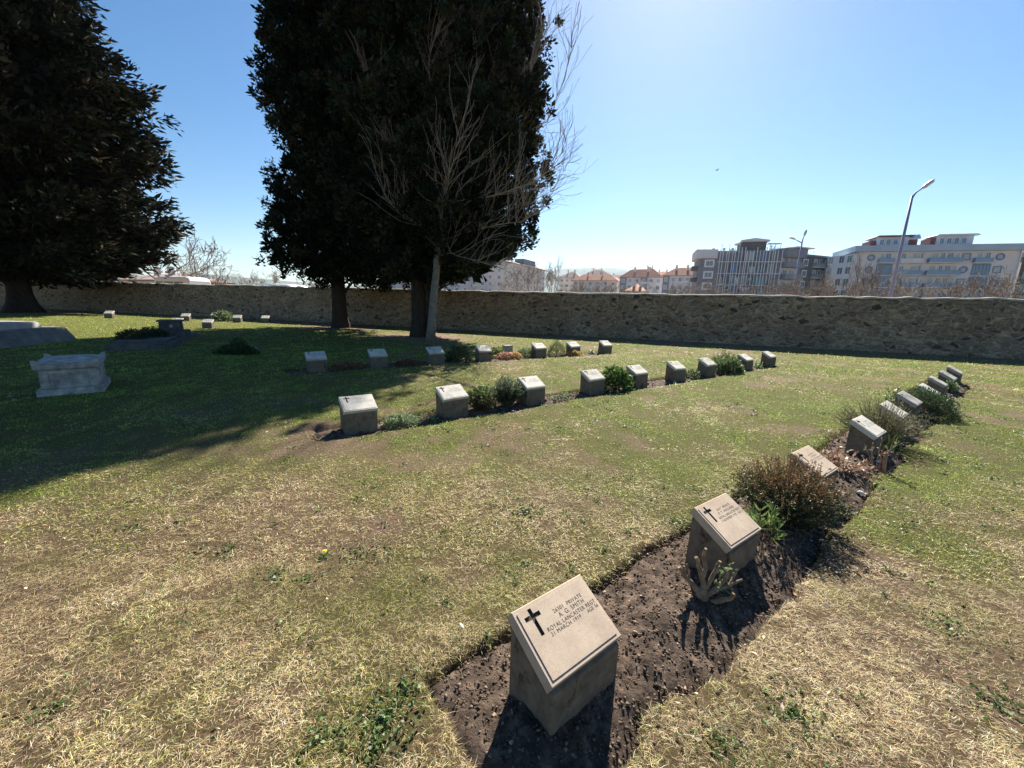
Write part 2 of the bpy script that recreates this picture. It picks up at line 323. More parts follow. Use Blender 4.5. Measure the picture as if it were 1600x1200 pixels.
# soil beds, lumpy
for k, (ang, tm, s0, s1, t0, t1) in ROWS.items():
    step = {1: .016, 2: .03, 3: .05}[k]
    s = np.arange(s0-.12, s1+.12, step) if k > 1 else np.concatenate([np.arange(s0-.12, 4.5, step), np.arange(4.5, s1+.1, .035)])
    t = np.arange(t0-.16, t1+.06, step); S_, T_ = np.meshgrid(s, t)
    X_, Y_ = from_st(S_, T_, k)
    z = -.052+bed_mound(S_, T_, k)+.05*(fbm(S_, T_, .13, 61+k, 5)-.5)+.03*(fbm(S_, T_, .03, 66+k, 2)-.5)+.03*(fbm(S_, T_, .6, 68)-.5)
    z = z-.05*(1-bed_mask(X_, Y_, .06))
    n1, n2 = S_.shape; ii = np.arange(n1*n2).reshape(n1, n2)
    q = np.stack([ii[:-1, :-1], ii[:-1, 1:], ii[1:, 1:], ii[1:, :-1]], -1).reshape(-1, 4)
    o = np_mesh('flower_bed', np.stack([X_, Y_, z], -1), q, mat=M['soil'])
    tag(o, kind='structure')

# ------------------------------------------------------------------ boundary wall
def build_wall():
    P = np.array(WALL, float); seg = np.hypot(*(P[1:]-P[:-1]).T); L = np.concatenate([[0], np.cumsum(seg)])
    d = np.arange(0, L[-1], .16); x = np.interp(d, L, P[:, 0]); y = np.interp(d, L, P[:, 1]); H = np.interp(d, L, WALL_H)
    nrm = np.array([-.29, -1.0]); nrm /= np.hypot(*nrm)
    H = H+.07*(fbm(d, d*0, 3, 71)-.5)+.06*(vnoise(d*2.2, d*0, 73)-.5)
    zs = np.concatenate([[-.1], np.linspace(0, 1, 14)])
    V = []; U = []
    for j, zf in enumerate(zs):
        z = zf*H if zf >= 0 else np.full_like(d, -.1)
        off = .05*(vnoise(d*3.1, z*6.5+j*0, 74)-.5)+.03*(vnoise(d*6, z*11, 77)-.5)
        V.append(np.stack([x+nrm[0]*off, y+nrm[1]*off, z], -1)); U.append(np.stack([d, z], -1))
    # top and back
    for (o, dz) in ((.03, .0), (.42, .01), (.45, -.03)):
        V.append(np.stack([x-nrm[0]*o, y-nrm[1]*o, H+dz], -1)); U.append(np.stack([d, H+o], -1))
    V.append(np.stack([x-nrm[0]*.45, y-nrm[1]*.45, H*0-.1], -1)); U.append(np.stack([d, H*2+.5], -1))
    V = np.array(V); U = np.array(U); n1, n2 = V.shape[:2]; ii = np.arange(n1*n2).reshape(n1, n2)
    q = np.stack([ii[:-1, :-1], ii[:-1, 1:], ii[1:, 1:], ii[1:, :-1]], -1).reshape(-1, 4)
    root = thing('stone_wall', 'long rubble stone boundary wall with pale mortar top', 'wall', (0, 0, 0))
    o = np_mesh('masonry', V, q, mat=M['wall'], parent=root)
    uvl = o.data.uv_layers.new(name='UVMap'); vi = np.zeros(len(o.data.loops), np.int32); o.data.loops.foreach_get('vertex_index', vi)
    uvl.data.foreach_set('uv', U.reshape(-1, 2)[vi].astype(np.float32).ravel())
    # coping: thin irregular mortar capping
    W0 = -.03-.03*vnoise(d*1.7, d*0, 81); prof = []
    th = .012+.025*vnoise(d*1.3, d*0, 83)
    for o_, z_ in ((W0, H-.03+.03*(vnoise(d*4, d*0, 84)-.5)), (W0, H+th), (W0+.22, H+th+.03), (W0*0+.47, H+th*.8), (W0*0+.47, H-.04)):
        prof.append(np.stack([x-nrm[0]*o_, y-nrm[1]*o_, z_], -1))
    V = np.array(prof); n1, n2 = V.shape[:2]; ii = np.arange(n1*n2).reshape(n1, n2)
    q = np.stack([ii[:-1, :-1], ii[:-1, 1:], ii[1:, 1:], ii[1:, :-1]], -1).reshape(-1, 4)
    np_mesh('coping', V, q, mat=M['coping'], parent=root)
build_wall()
# ------------------------------------------------------------------ PART2
def dup(root, loc, rz, label, group=None, name=None):
    r = root.copy(); COL.objects.link(r); r.location = loc; r.rotation_euler = (0, 0, rz); r['label'] = label
    if group: r['group'] = group
    for ch in [c for c in bpy.data.objects if c.parent == root]:
        c = ch.copy(); COL.objects.link(c); c.parent = r
        for g in [h for h in bpy.data.objects if h.parent == ch]:
            d = g.copy(); COL.objects.link(d); d.parent = c
    return r

# ------------------------------------------------------------------ grave markers
TW, TL, TT = .42, .30, .055
TILT = math.atan2(.145, .264)
TM = Matrix.Translation((0, 0, .35)) @ Matrix.Rotation(TILT, 4, 'X')
def tablet_mesh():
    b = MB(); w, l = TW/2, TL/2; c = .004
    # slab with a chamfered rim
    z0, z1 = -TT, -.0038
    b.add([(-w, -l, z0), (w, -l, z0), (w, l, z0), (-w, l, z0), (-w, -l, z1-c), (w, -l, z1-c), (w, l, z1-c), (-w, l, z1-c),
           (-w+c, -l+c, z1), (w-c, -l+c, z1), (w-c, l-c, z1), (-w+c, l-c, z1)],
          [(0, 3, 2, 1), (0, 1, 5, 4), (1, 2, 6, 5), (2, 3, 7, 6), (3, 0, 4, 7), (4, 5, 9, 8), (5, 6, 10, 9), (6, 7, 11, 10), (7, 4, 8, 11)])
    # raised panel with the cross sunk in
    pw, pl = w-.019, l-.019
    b.add([(-w+c, -l+c, z1), (w-c, -l+c, z1), (w-c, l-c, z1), (-w+c, l-c, z1), (-pw, -pl, z1), (pw, -pl, z1), (pw, pl, z1), (-pw, pl, z1)],
          [(0, 1, 5, 4), (1, 2, 6, 5), (2, 3, 7, 6), (3, 0, 4, 7)])
    cx = -TW/2+.19*TW; hs = .0092; xs_ = [-pw, cx-.041, cx-hs, cx+hs, cx+.041, pw]
    yt = l-.075*TL; yb = l-.45*TL; yc = l-.185*TL; ys_ = [-pl, yb, yc-hs, yc+hs, yt, pl]
    def dep(i, j):
        if i == 2 and 1 <= j <= 3: return True
        return j == 2 and 1 <= i <= 3
    for i in range(5):
        for j in range(5):
            d = dep(i, j); z = -.007 if d else 0.0
            x0, x1, y0, y1 = xs_[i], xs_[i+1], ys_[j], ys_[j+1]
            b.add([(x0, y0, z), (x1, y0, z), (x1, y1, z), (x0, y1, z)], [(0, 1, 2, 3)], 1 if d else 0)
            if d:
                for (di, dj, pa, pb) in ((-1, 0, (x0, y0), (x0, y1)), (1, 0, (x1, y1), (x1, y0)), (0, -1, (x1, y0), (x0, y0)), (0, 1, (x0, y1), (x1, y1))):
                    if not dep(i+di, j+dj): b.add([(*pa, z), (*pb, z), (*pb, 0), (*pa, 0)], [(0, 1, 2, 3)], 1)  # recess walls dark as well, their shade put into the colour
    for pa, pb in (((-pw, -pl), (pw, -pl)), ((pw, -pl), (pw, pl)), ((pw, pl), (-pw, pl)), ((-pw, pl), (-pw, -pl))):
        b.add([(*pa, -.0042), (*pb, -.0042), (*pb, 0), (*pa, 0)], [(0, 1, 2, 3)], 0)
    b.v = [tuple(TM @ Vector(v)) for v in b.v]
    return b
def pedestal_mb():
    b = MB(); w = TW/2-.008; yf, yb_ = -.125, .138; s = math.tan(TILT)
    def zt(y): return .35-.052+(y*s)-.0
    nz_ = 7; ny_ = 5
    poly = [(yf-.006, -.16), (yf, 0), (yf, zt(yf)), (yb_, zt(yb_)), (yb_, 0), (yb_+.004, -.16)]
    vs = [(-w, p[0], p[1]) for p in poly]+[(w, p[0], p[1]) for p in poly]; n = len(poly)
    b.add(vs, [tuple(range(n-1, -1, -1)), tuple(range(n, 2*n))]+[(i, (i+1) % n, (i+1) % n+n, i+n) for i in range(n)])
    return b
def text_mesh(lines, name):
    # lines: (text, u0, u1, v_baseline, cap height, align)
    V = []; F = []
    for txt, u0, u1, vb, ch in lines:
        cu = bpy.data.curves.new('t', 'FONT'); cu.body = txt; cu.size = 1; cu.space_character = 1.14; cu.offset = -.006
        ob = bpy.data.objects.new('t', cu); COL.objects.link(ob)
        dg = bpy.context.evaluated_depsgraph_get(); me = bpy.data.meshes.new_from_object(ob.evaluated_get(dg))
        v = np.array([p.co[:] for p in me.vertices]); x0, x1 = v[:, 0].min(), v[:, 0].max(); y1 = v[:, 1].max()
        X = -TW/2+TW*(u0+(v[:, 0]-x0)/(x1-x0)*(u1-u0)); Y = TL/2-vb*TL+(v[:, 1]/y1)*ch
        b0 = len(V); V += [tuple(TM @ Vector((a, c, .0007))) for a, c in zip(X, Y)]; F += [tuple(b0+i for i in p.vertices) for p in me.polygons]
        bpy.data.objects.remove(ob); bpy.data.curves.remove(cu); bpy.data.meshes.remove(me)
    me = bpy.data.meshes.new(name); me.from_pydata(V, [], F); me.materials.append(M['engrave']); return me
def worn_lines(seed):
    rnd = random.Random(seed); b = MB()
    for (u0, u1, vb, ch) in ((.43, .83, .29, .011), (.46, .82, .375, .014), (.28, .94, .455, .012), (.29, .95, .53, .011)):
        x = -TW/2+TW*u0
        while x < -TW/2+TW*u1:
            if rnd.random() < .86:
                y = TL/2-vb*TL; w = rnd.uniform(.0045, .008)
                b.add([tuple(TM @ Vector(p)) for p in ((x, y, .0007), (x+.0022, y, .0007), (x+.0022, y+ch, .0007), (x, y+ch, .0007))], [(0, 1, 2, 3)])
                yy = y+rnd.choice((0, ch*.5, ch-.002))
                b.add([tuple(TM @ Vector(p)) for p in ((x+.0022, yy, .0007), (x+w, yy, .0007), (x+w, yy+.002, .0007), (x+.0022, yy+.002, .0007))], [(0, 1, 2, 3)])
            x += .0105
    return b
proto = thing('grave_marker', 'x', 'grave marker')
pm_ob = pedestal_mb().build('pedestal', M['pedestal'], proto)
bv = pm_ob.modifiers.new('b', 'BEVEL'); bv.width = .004; bv.segments = 2
tm_ = {}
for nm in ('tablet', 'tablet_grey', 'tablet_pale'):
    o = tablet_mesh().build('tablet', [M[nm], M['engrave']], proto); tm_[nm] = o.data; tab_ob = o if nm == 'tablet' else tab_ob
    if nm != 'tablet': bpy.data.objects.remove(o)
worn = []
for k in range(4):
    o = worn_lines(k).build('inscription', M['engrave'], None); worn.append(o.data); bpy.data.objects.remove(o)
ins_smith = text_mesh([('26301  PRIVATE', .426, .84, .289, .0155), ('A. G. SMITH', .463, .828, .374, .019), ('ROYAL LANCASTER REGT.', .262, .965, .454, .0165), ('21 MARCH 1919', .27, .69, .524, .0155), ('AGE 36', .79, .955, .524, .0155)], 'inscription')
ins_2 = text_mesh([('22417  PRIVATE', .40, .80, .27, .0145), ('P. T. HOLLAND', .38, .84, .355, .017), ('ROYAL LANCASTER REGT', .30, .95, .44, .0155), ('7 NOVEMBER 1918', .30, .74, .515, .0145), ('AGE 21', .80, .95, .515, .0145)], 'inscription')
ins_ob = link('inscription', ins_smith, tab_ob)
def place_marker(x, y, ang, label, tab='tablet', ins=None, group='sloping stone grave markers', first=False, jitter=0, sink=0):
    if first:
        r = proto; r.location = (x, y, -sink); r.rotation_euler = (0, 0, math.radians(ang)); r['label'] = label; r['group'] = group
    else: r = dup(proto, (x, y, -sink), math.radians(ang), label, group)
    rj = random.Random(int(x*100)); r.rotation_euler = (rj.uniform(-1, 1)*jitter, rj.uniform(-1, 1)*jitter, math.radians(ang)+rj.uniform(-1, 1)*jitter)
    for c in [o for o in bpy.data.objects if o.parent == r]:
        if c.name.startswith('tablet'):
            c.data = tm_[tab]
            for g in [o for o in bpy.data.objects if o.parent == c]: g.data = ins if ins else worn[rj.randrange(4)]
    return r
R1 = [((.27, 1.47), 'large brown grave marker reading A. G. SMITH, nearest of all, with a sunken cross', 'tablet', ins_smith),
      ((1.43, 2.39), 'brown grave marker with sunken cross between the cut back stump and leafy green plant', 'tablet', ins_2),
      ((2.79, 3.45), 'grave marker half hidden by the big rust brown bush, beside dried brown stems', 'tablet', None),
      ((4.32, 4.65), 'grave marker with yellow green blades and wispy shrub leaning over its slanting top', 'tablet_pale', None),
      ((5.44, 5.53), 'grave marker rising just behind the wispy shrub, pale and clean topped', 'tablet_pale', None),
      ((6.44, 6.33), 'grave marker just in front of the round dark green bush in the right hand row', 'tablet_grey', None),
      ((7.55, 7.12), 'grave marker buried behind the round dark green bush, only its white corner showing', 'tablet_pale', None),
      ((8.71, 8.07), 'third from last grave marker of the right hand row, dark grey and lichened', 'tablet_grey', None),
      ((9.79, 8.91), 'second last grave marker of the right hand row with a small plant at its front', 'tablet_grey', None),
      ((10.97, 9.85), 'last grave marker at the far end of the right hand row', 'tablet_grey', None)]
R2 = [((-1.98, 5.01), 'pale grave marker at the near left end of the middle row, beside silvery ground cover', 'tablet_pale', None),
      ((-.88, 5.81), 'pale grave marker with dark streaked front at left of the square leafy bush', 'tablet_pale', None),
      ((.34, 6.72), 'grave marker at right of the dark pointed bush in the middle row', 'tablet_pale', None),
      ((1.57, 7.63), 'dark sided grave marker at left of the glossy leafy bush in the middle row', 'tablet_pale', None),
      ((2.67, 8.42), 'grave marker partly behind the glossy leafy bush in the middle row', 'tablet_pale', None),
      ((3.81, 9.22), 'grave marker with nothing but bare soil at its left, sixth along the middle row', 'tablet_pale', None),
      ((4.9, 10.01), 'grave marker at left of the low broad leaved bush with feathery top, middle row', 'tablet_pale', None),
      ((6.52, 11.15), 'second last grave marker of the middle row, left of the iris leaves', 'tablet_pale', None),
      ((7.73, 12.04), 'last grave marker at the far end of the middle row', 'tablet_pale', None)]
R3 = [((-4.49, 9.06), 'shaded grave marker at the left end of the back row, light patch on top', 'tablet_pale', None),
      ((-3.35, 9.85), 'shaded grave marker second in the back row, between two reddish brown ground covers', 'tablet_pale', None),
      ((-2.07, 10.68), 'grave marker in shade just in front of the bare tree trunk, left of dark bush', 'tablet_pale', None),
      ((-.84, 11.41), 'grave marker at left of the pink leaved ground cover in the back row', 'tablet_pale', None),
      ((.82, 12.49), 'grave marker at left of the round olive bush in the back row', 'tablet_pale', None),
      ((2.01, 13.27), 'grave marker behind orange yellow ground cover, second last of the back row', 'tablet_pale', None),
      ((3.22, 13.99), 'last grave marker at the far right end of the back row', 'tablet_pale', None)]
firstm = True
for rows, ang, grp in ((R1, 38, 'markers of the right hand row'), (R2, 36.5, 'markers of the middle row'), (R3, 34, 'markers of the back row')):
    for (p, lab, tb, ins) in rows:
        place_marker(p[0], p[1], ang, lab, tb, ins, grp, first=firstm, jitter=0 if firstm else .028); firstm = False
FARM = [(168, 497, 'lone pale grave marker on the far lawn near the big conifer'), (274, 511, 'far grave marker half behind the shaded altar tomb headstone, at its left'), (288, 501.5, 'far grave marker just behind and above the altar tomb headstone'),
        (322, 513, 'far grave marker at right of the altar tomb, nearest of the far group'), (334, 500, 'far grave marker half hidden by the round grey green shrub by the wall'), (369, 504, 'far grave marker at right of the round grey green shrub by the wall'), (413, 504.5, 'rightmost grave marker of the far group by the wall')]
for x, y, lab in FARM:
    p = at(x, y); place_marker(p[0], p[1]+.15, 14, lab, 'tablet_pale', None, 'far markers near the wall', jitter=.02)
# bare stub of a marker without a tablet, behind the back row
b = MB(); b.frustum((-.15, -.1, .15, .1), (-.14, -.09, .14, .09), -.1, .22); b.frustum((-.155, -.105, .155, .105), (-.14, -.09, .14, .09), .222, .262)
o = b.build('marker_stub', M['pale_tablet']); o.location = (-.18, 13.1, 0); o.rotation_euler = (0, 0, .6)
tag(o, 'small plain grey stone block behind the pink leaved ground cover', 'stone block')

# ------------------------------------------------------------------ chest tomb of pale marble
t = thing('chest_tomb', 'weathered white marble chest tomb with raised lid corners on shaded grass', 'tomb', (-7.44, 6.1, 0), math.radians(40))
W_, D_ = .70, .93
b = MB(); b.frustum((-.03, -.03, W_+.03, D_+.03), (-.02, -.02, W_+.02, D_+.02), -.05, .10); b.build('plinth', M['marble'], t)
b = MB()
b.box(.03, .03, .102, W_-.03, D_-.03, .40)
for x0, x1 in ((.03, .13), (W_-.13, W_-.03)):                  # corner pilasters, front and back
    b.box(x0, .015, .103, x1, .039, .399); b.box(x0, D_-.039, .103, x1, D_-.015, .399)
b.box(.13, .02, .33, W_-.13, .038, .398); b.box(.131, .022, .103, W_-.131, .0375, .17)
for y0, y1 in ((.04, .14), (D_-.14, D_-.04)): b.box(W_-.0395, y0, .104, W_-.015, y1, .398)
b.box(W_-.039, .141, .33, W_-.02, D_-.141, .397)
o = b.build('chest', M['marble'], t); bv = o.modifiers.new('b', 'BEVEL'); bv.width = .006; bv.segments = 2
b = MB(); b.frustum((.0, .0, W_, D_), (-.02, -.02, W_+.02, D_+.02), .401, .43); b.box(-.019, -.019, .4305, W_+.019, D_+.019, .51)
# shallow hipped top
b.add([(-.03, -.03, .511), (W_+.03, -.03, .511), (W_+.03, D_+.03, .511), (-.03, D_+.03, .511), (W_*.3, .3, .565), (W_*.7, .3, .565), (W_*.7, D_-.3, .565), (W_*.3, D_-.3, .565)],
      [(0, 1, 5, 4), (1, 2, 6, 5), (2, 3, 7, 6), (3, 0, 4, 7), (4, 5, 6, 7)])
lid = b.build('lid', M['marble'], t); bv = lid.modifiers.new('b', 'BEVEL'); bv.width = .006; bv.segments = 2
for sx in (0, 1):
    for sy in (0, 1):
        b = MB(); prof = []
        for k in range(9):
            a = k/8*math.pi/2; prof.append((.075*math.cos(a), .512+.055*math.sin(a)))
        prof = [(.075, .505), ]+prof+[(0, .505)]
        X = -.021 if sx == 0 else W_+.021; sg = 1 if sx == 0 else -1
        Y0 = -.021 if sy == 0 else D_+.021-.07
        pl = [(X+sg*(p[0]), p[1]) for p in prof]
        if sg < 0: pl = pl[::-1]
        b.prism(pl, Y0, Y0+.07); b.build('corner_horn', M['marble'], lid)

# ------------------------------------------------------------------ stepped platform at the left edge
t = thing('stepped_platform', 'low grey two tier stone platform with sloping side and sunlit pale top', 'platform', (-14.5, 13.25, 0), math.atan2(-.98, .2))
b = MB()   # local x runs towards the camera, local y to the right -> body lies on negative y
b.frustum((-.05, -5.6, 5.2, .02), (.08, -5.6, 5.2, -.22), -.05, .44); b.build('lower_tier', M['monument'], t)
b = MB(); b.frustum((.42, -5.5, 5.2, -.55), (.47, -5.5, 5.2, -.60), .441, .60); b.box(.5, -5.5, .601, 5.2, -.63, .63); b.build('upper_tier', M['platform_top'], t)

# ------------------------------------------------------------------ shaded altar tomb with kerb
t = thing('altar_tomb', 'dark shaded stone tomb with low kerb, block headstone and clipped hedge', 'tomb', (-10.05, 11.75, 0), math.radians(30))
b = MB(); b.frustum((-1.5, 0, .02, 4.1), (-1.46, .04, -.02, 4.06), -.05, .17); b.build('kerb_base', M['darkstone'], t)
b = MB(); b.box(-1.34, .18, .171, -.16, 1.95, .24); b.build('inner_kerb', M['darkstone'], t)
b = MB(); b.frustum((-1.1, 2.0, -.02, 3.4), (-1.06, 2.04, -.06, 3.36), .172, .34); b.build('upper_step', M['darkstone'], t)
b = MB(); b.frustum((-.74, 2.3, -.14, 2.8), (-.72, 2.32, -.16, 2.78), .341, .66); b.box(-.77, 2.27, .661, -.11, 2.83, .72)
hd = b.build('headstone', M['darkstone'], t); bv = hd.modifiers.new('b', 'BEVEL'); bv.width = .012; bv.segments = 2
b = MB()
for k in range(8):
    a = k/8*2*math.pi; b.add([(-.4, 2.29, .52), (-.4+.05*math.cos(a), 2.295, .52+.05*math.sin(a)), (-.4+.05*math.cos(a+math.pi/4), 2.295, .52+.05*math.sin(a+math.pi/4))], [(0, 1, 2)])
b.build('medallion', M['marble'], hd)
# ------------------------------------------------------------------ PART3
# ------------------------------------------------------------------ leaf clouds
def unit(a): return a/np.maximum(np.linalg.norm(a, axis=-1, keepdims=True), 1e-9)
def leafcloud(name, P, D, L, W, col, mat=None, parent=None, rs=None, fold=0.0, shape=.45):
    rs = rs or np.random.RandomState(1); P = np.asarray(P, float); n = len(P); D = unit(np.asarray(D, float))
    L = np.broadcast_to(np.asarray(L, float), (n,))[:, None]; W = np.broadcast_to(np.asarray(W, float), (n,))[:, None]
    S = unit(np.cross(D, unit(rs.randn(n, 3)))); U = np.cross(S, D)
    mid = P+D*L*shape+U*L*.08
    V = np.stack([P, mid+S*W/2, P+D*L-U*L*.06, mid-S*W/2], 1).reshape(-1, 3)
    q = np.arange(n*4).reshape(n, 4)
    c = np.repeat(np.broadcast_to(np.asarray(col, float), (n, 3)), 4, axis=0)
    return np_mesh(name, V, q, mat=mat or M['leaf'], cols=c, parent=parent)
def colvar(rs, n, cols, w=None, j=.18):
    cols = np.array(cols); k = rs.choice(len(cols), n, p=w); c = cols[k]*(1+j*rs.randn(n, 1)); c = c*(1+.06*rs.randn(n, 3)); return np.clip(c, .003, .95)

# ------------------------------------------------------------------ grass blades (one uncountable mass)
def make_grass():
    rs = np.random.RandomState(7); Vs = []; Qs = []; Ts = []; Cs = []; base = 0
    zones = [(.85, 2.3, 36000, .021, .0013, 1.0), (2.3, 4.5, 13500, .023, .0026, 1.0), (4.5, 8, 5200, .030, .0050, .9), (8, 14, 1350, .042, .0095, .8), (14, 34, 190, .055, .02, .7)]
    for y0, y1, dens, ln, wd, hk in zones:
        x0, x1 = -1.42*y1-.5, 1.42*y1+.5
        n = int(dens*(x1-x0)*(y1-y0)); x = rs.uniform(x0, x1, n); y = rs.uniform(y0, y1, n)
        k = (np.abs(x) < 1.38*y+.45) & (y < wall_y(x)-.15); x = x[k]; y = y[k]
        g, b = fields(x, y); bm = bed_mask(x, y, .06)
        keep = rs.rand(len(x)) < (1-b*.82)*(1-bm*.95)*(.25+.75*sstep(.34, .60, fbm(x, y, .09, 90, 3)+.12*g))*np.where(y > 4, .2+.8*sstep(.4, .58, fbm(x, y*.6, .22, 97, 3)), 1); x = x[keep]; y = y[keep]; g = g[keep]; n = len(x)
        z = ground_z(x, y)-.003
        isg = rs.rand(n) < np.clip(g*1.15-.06, .02, .95)
        az = rs.rand(n)*2*np.pi; az = np.where(isg, az, np.where(rs.rand(n) < .45, rs.normal(-.4, .8, n), az))
        el = np.where(isg, rs.uniform(.35, 1.35, n), np.abs(rs.normal(.12, .28, n)))
        L = ln*rs.gamma(5, .2, n)*np.where(isg, .85, 1.25); L = np.clip(L, .006, .11)
        W = wd*rs.uniform(.6, 1.3, n)*np.where(isg, 1.05, .9)
        d = np.stack([np.cos(az)*np.cos(el), np.sin(az)*np.cos(el), np.sin(el)], -1)
        s = np.stack([-np.sin(az), np.cos(az), rs.normal(0, .35, n)], -1)
        P = np.stack([x, y, z+np.where(isg, 0, rs.uniform(0, .016, n))], -1)
        bend = rs.normal(0, .17, n)[:, None]*s*L[:, None]; sag = np.array([0, 0, -1])*L[:, None]*np.where(isg, .3, .12)[:, None]
        M1 = P+d*L[:, None]*.5+bend*.3; T1 = P+d*L[:, None]+bend+sag; T1[:, 2] = np.maximum(T1[:, 2], z+.002)
        hw = (s*W[:, None])/2
        V = np.stack([P-hw, P+hw, M1+hw*.85, M1-hw*.85, T1], 1)
        gc = colvar(rs, n, [(.17, .25, .035), (.27, .35, .06), (.08, .14, .03), (.42, .45, .10)], [.35, .3, .15, .2])
        scx = colvar(rs, n, [(.66, .52, .30), (.45, .32, .18), (.17, .11, .07), (.80, .68, .46), (.56, .50, .22)], [.3, .22, .26, .12, .1], .18)
        c = np.where(isg[:, None], gc, scx); c = np.where((~isg & (rs.rand(n) < .6*g))[:, None], c*np.array([.80, .95, .42]), c)
        tint = (.5+1.0*fbm(x, y, .5, 95))[:, None]; c = c*tint*1.2
        idx = base+np.arange(n)*5
        Qs.append(np.stack([idx, idx+1, idx+2, idx+3], -1)); Ts.append(np.stack([idx+3, idx+2, idx+4], -1))
        Vs.append(V.reshape(-1, 3)); Cs.append(np.repeat(c, 5, axis=0)); base += n*5
    o = np_mesh('grass', np.concatenate(Vs), np.concatenate(Qs), np.concatenate(Ts), mat=M['grass'], cols=np.clip(np.concatenate(Cs), 0, 1))
    tag(o, 'short winter turf, part straw and part green', 'grass', kind='stuff')
make_grass()

# clover and weed rosettes in the turf
def make_weeds():
    rs = np.random.RandomState(12); P = []; D = []; L = []; C = []
    spots = [(*at(90, 1105), .12, 90), (*at(600, 1120), .17, 260), (*at(590, 1160), .15, 160), (*at(1240, 1115), .16, 200), (*at(1560, 1100), .2, 160), (*at(640, 1080), .12, 90), (*at(430, 900), .09, 70), (*at(480, 905), .07, 40), (*at(360, 860), .12, 60),
             (*at(960, 1020), .08, 60), (*at(1130, 1170), .15, 120), (*at(500, 1150), .12, 90), (*at(1350, 760), .3, 120), (*at(1480, 980), .2, 120), (*at(820, 800), .3, 200), (*at(560, 870), .2, 90)]
    for k in range(240):
        y = rs.uniform(1, 7); x = rs.uniform(-1.3*y, 1.35*y)
        if bed_mask(np.array([x]), np.array([y]))[0] < .3: spots.append((x, y, rs.uniform(.02, .07)+.006*y, rs.randint(5, 22)))
    for x, y, r, n in spots:
        a = rs.rand(n)*6.28; rr = r*np.abs(rs.randn(n))*.7; px = x+rr*np.cos(a); py = y+rr*np.sin(a)
        P.append(np.stack([px, py, ground_z(px, py)+rs.uniform(.003, .022, n)], -1)); aa = rs.rand(n)*6.28
        D.append(np.stack([np.cos(aa), np.sin(aa), rs.uniform(-.1, .5, n)], -1)); L.append(rs.uniform(.010, .02, n)*(1+.12*y)); C.append(colvar(rs, n, [(.08, .14, .035), (.12, .19, .05), (.06, .10, .03)]))
    P = np.concatenate(P); o = leafcloud('clover', P, np.concatenate(D), np.concatenate(L), np.concatenate(L)*.75, np.concatenate(C), rs=rs)
    tag(o, 'clover and small green weeds scattered through the dry turf', 'weeds', kind='stuff')
make_weeds()

# clods, chips and dead leaves on the beds
def make_clods():
    rs = np.random.RandomState(4); V = []; T = []; C = []
    t = np.array([(0, 0, 1), (1, 0, 0), (0, 1, 0), (-1, 0, 0), (0, -1, 0), (0, 0, -1)], float)
    f = np.array([(0, 1, 2), (0, 2, 3), (0, 3, 4), (0, 4, 1), (5, 2, 1), (5, 3, 2), (5, 4, 3), (5, 1, 4)])
    def put(row, n, smax, sa, sb, cl):
        ang, tm, s0, s1, t0, t1 = ROWS[row]; s = rs.uniform(sa, sb, n); tt = rs.uniform(t0-.05, t1, n); x, y = from_st(s, tt, row)
        r = np.clip(rs.exponential(smax*.35, n)+.003, .003, smax); z = -.052+bed_mound(s, tt, row)+.05*(fbm(s, tt, .13, 61+row, 5)-.5)+.03*(fbm(s, tt, .6, 68)-.5)
        for i in range(n):
            v = t*rs.uniform(.6, 1.3, (6, 1))*r[i]*np.array([1, 1, .7])+rs.randn(6, 3)*r[i]*.22; b = sum(len(q) for q in V)
            V.append(v+[x[i], y[i], z[i]+r[i]*.3]); T.append(f+b); C.append(np.repeat([cl[rs.randint(len(cl))]], 6, axis=0)*rs.uniform(.7, 1.3))
    dk = [(.07, .05, .036), (.11, .08, .058), (.16, .115, .08), (.09, .07, .055), (.2, .15, .11)]
    put(1, 6500, .0105, .7, 3.6, dk); put(1, 2600, .022, 3.6, 9, dk); put(1, 700, .04, 9, 15, dk); put(2, 1100, .04, 1, 13.4, dk); put(3, 350, .05, .6, 10.4, dk)
    put(1, 60, .014, .7, 3.6, [(.5, .46, .4), (.4, .3, .2)]); put(1, 160, .04, 4, 15, [(.5, .47, .42), (.6, .58, .55), (.4, .25, .15)]); put(2, 120, .04, 1, 13, [(.45, .4, .35), (.5, .47, .4)])
    cnt = 0; T2 = []
    o = np_mesh('soil_clods', np.concatenate(V), None, np.concatenate([f+i*6 for i in range(len(V))]), mat=M['leaf_flat'], cols=np.concatenate(C))
    tag(o, 'crumbly clods and pale chips lying on the dark bed soil', 'soil clods', kind='stuff')
mt, nt, n, l, p = newmat('crumb'); a_ = N(n, 'ShaderNodeAttribute', attribute_name='Col'); l.new(a_.outputs['Color'], p.inputs['Base Color']); p.inputs['Roughness'].default_value = .95; p.inputs['Specular IOR Level'].default_value = .1; M['leaf_flat'] = mt
make_clods()
def make_litter():
    rs = np.random.RandomState(14); P = []; 
    n = 900; s = rs.uniform(.6, 15, n)**1.0; t = rs.normal(.74, .14, n); x, y = from_st(s, t, 1)
    x2 = rs.uniform(-4, 9, 260); y2 = rs.uniform(1, 9, 260); x = np.concatenate([x, x2]); y = np.concatenate([y, y2]); n = len(x)
    P = np.stack([x, y, ground_z(x, y)+.02], -1); a = rs.rand(n)*6.28
    D = np.stack([np.cos(a), np.sin(a), rs.uniform(-.2, .5, n)], -1); L = rs.uniform(.012, .035, n)*(1+.05*y)
    o = leafcloud('leaf_litter', P, D, L, L*.5, colvar(rs, n, [(.35, .2, .12), (.45, .33, .22), (.2, .1, .07), (.55, .45, .33)]), mat=M['leaf_flat'], rs=rs)
    tag(o, 'fallen brown leaves strewn along the bed edge and turf', 'dead leaves', kind='stuff')
make_litter()

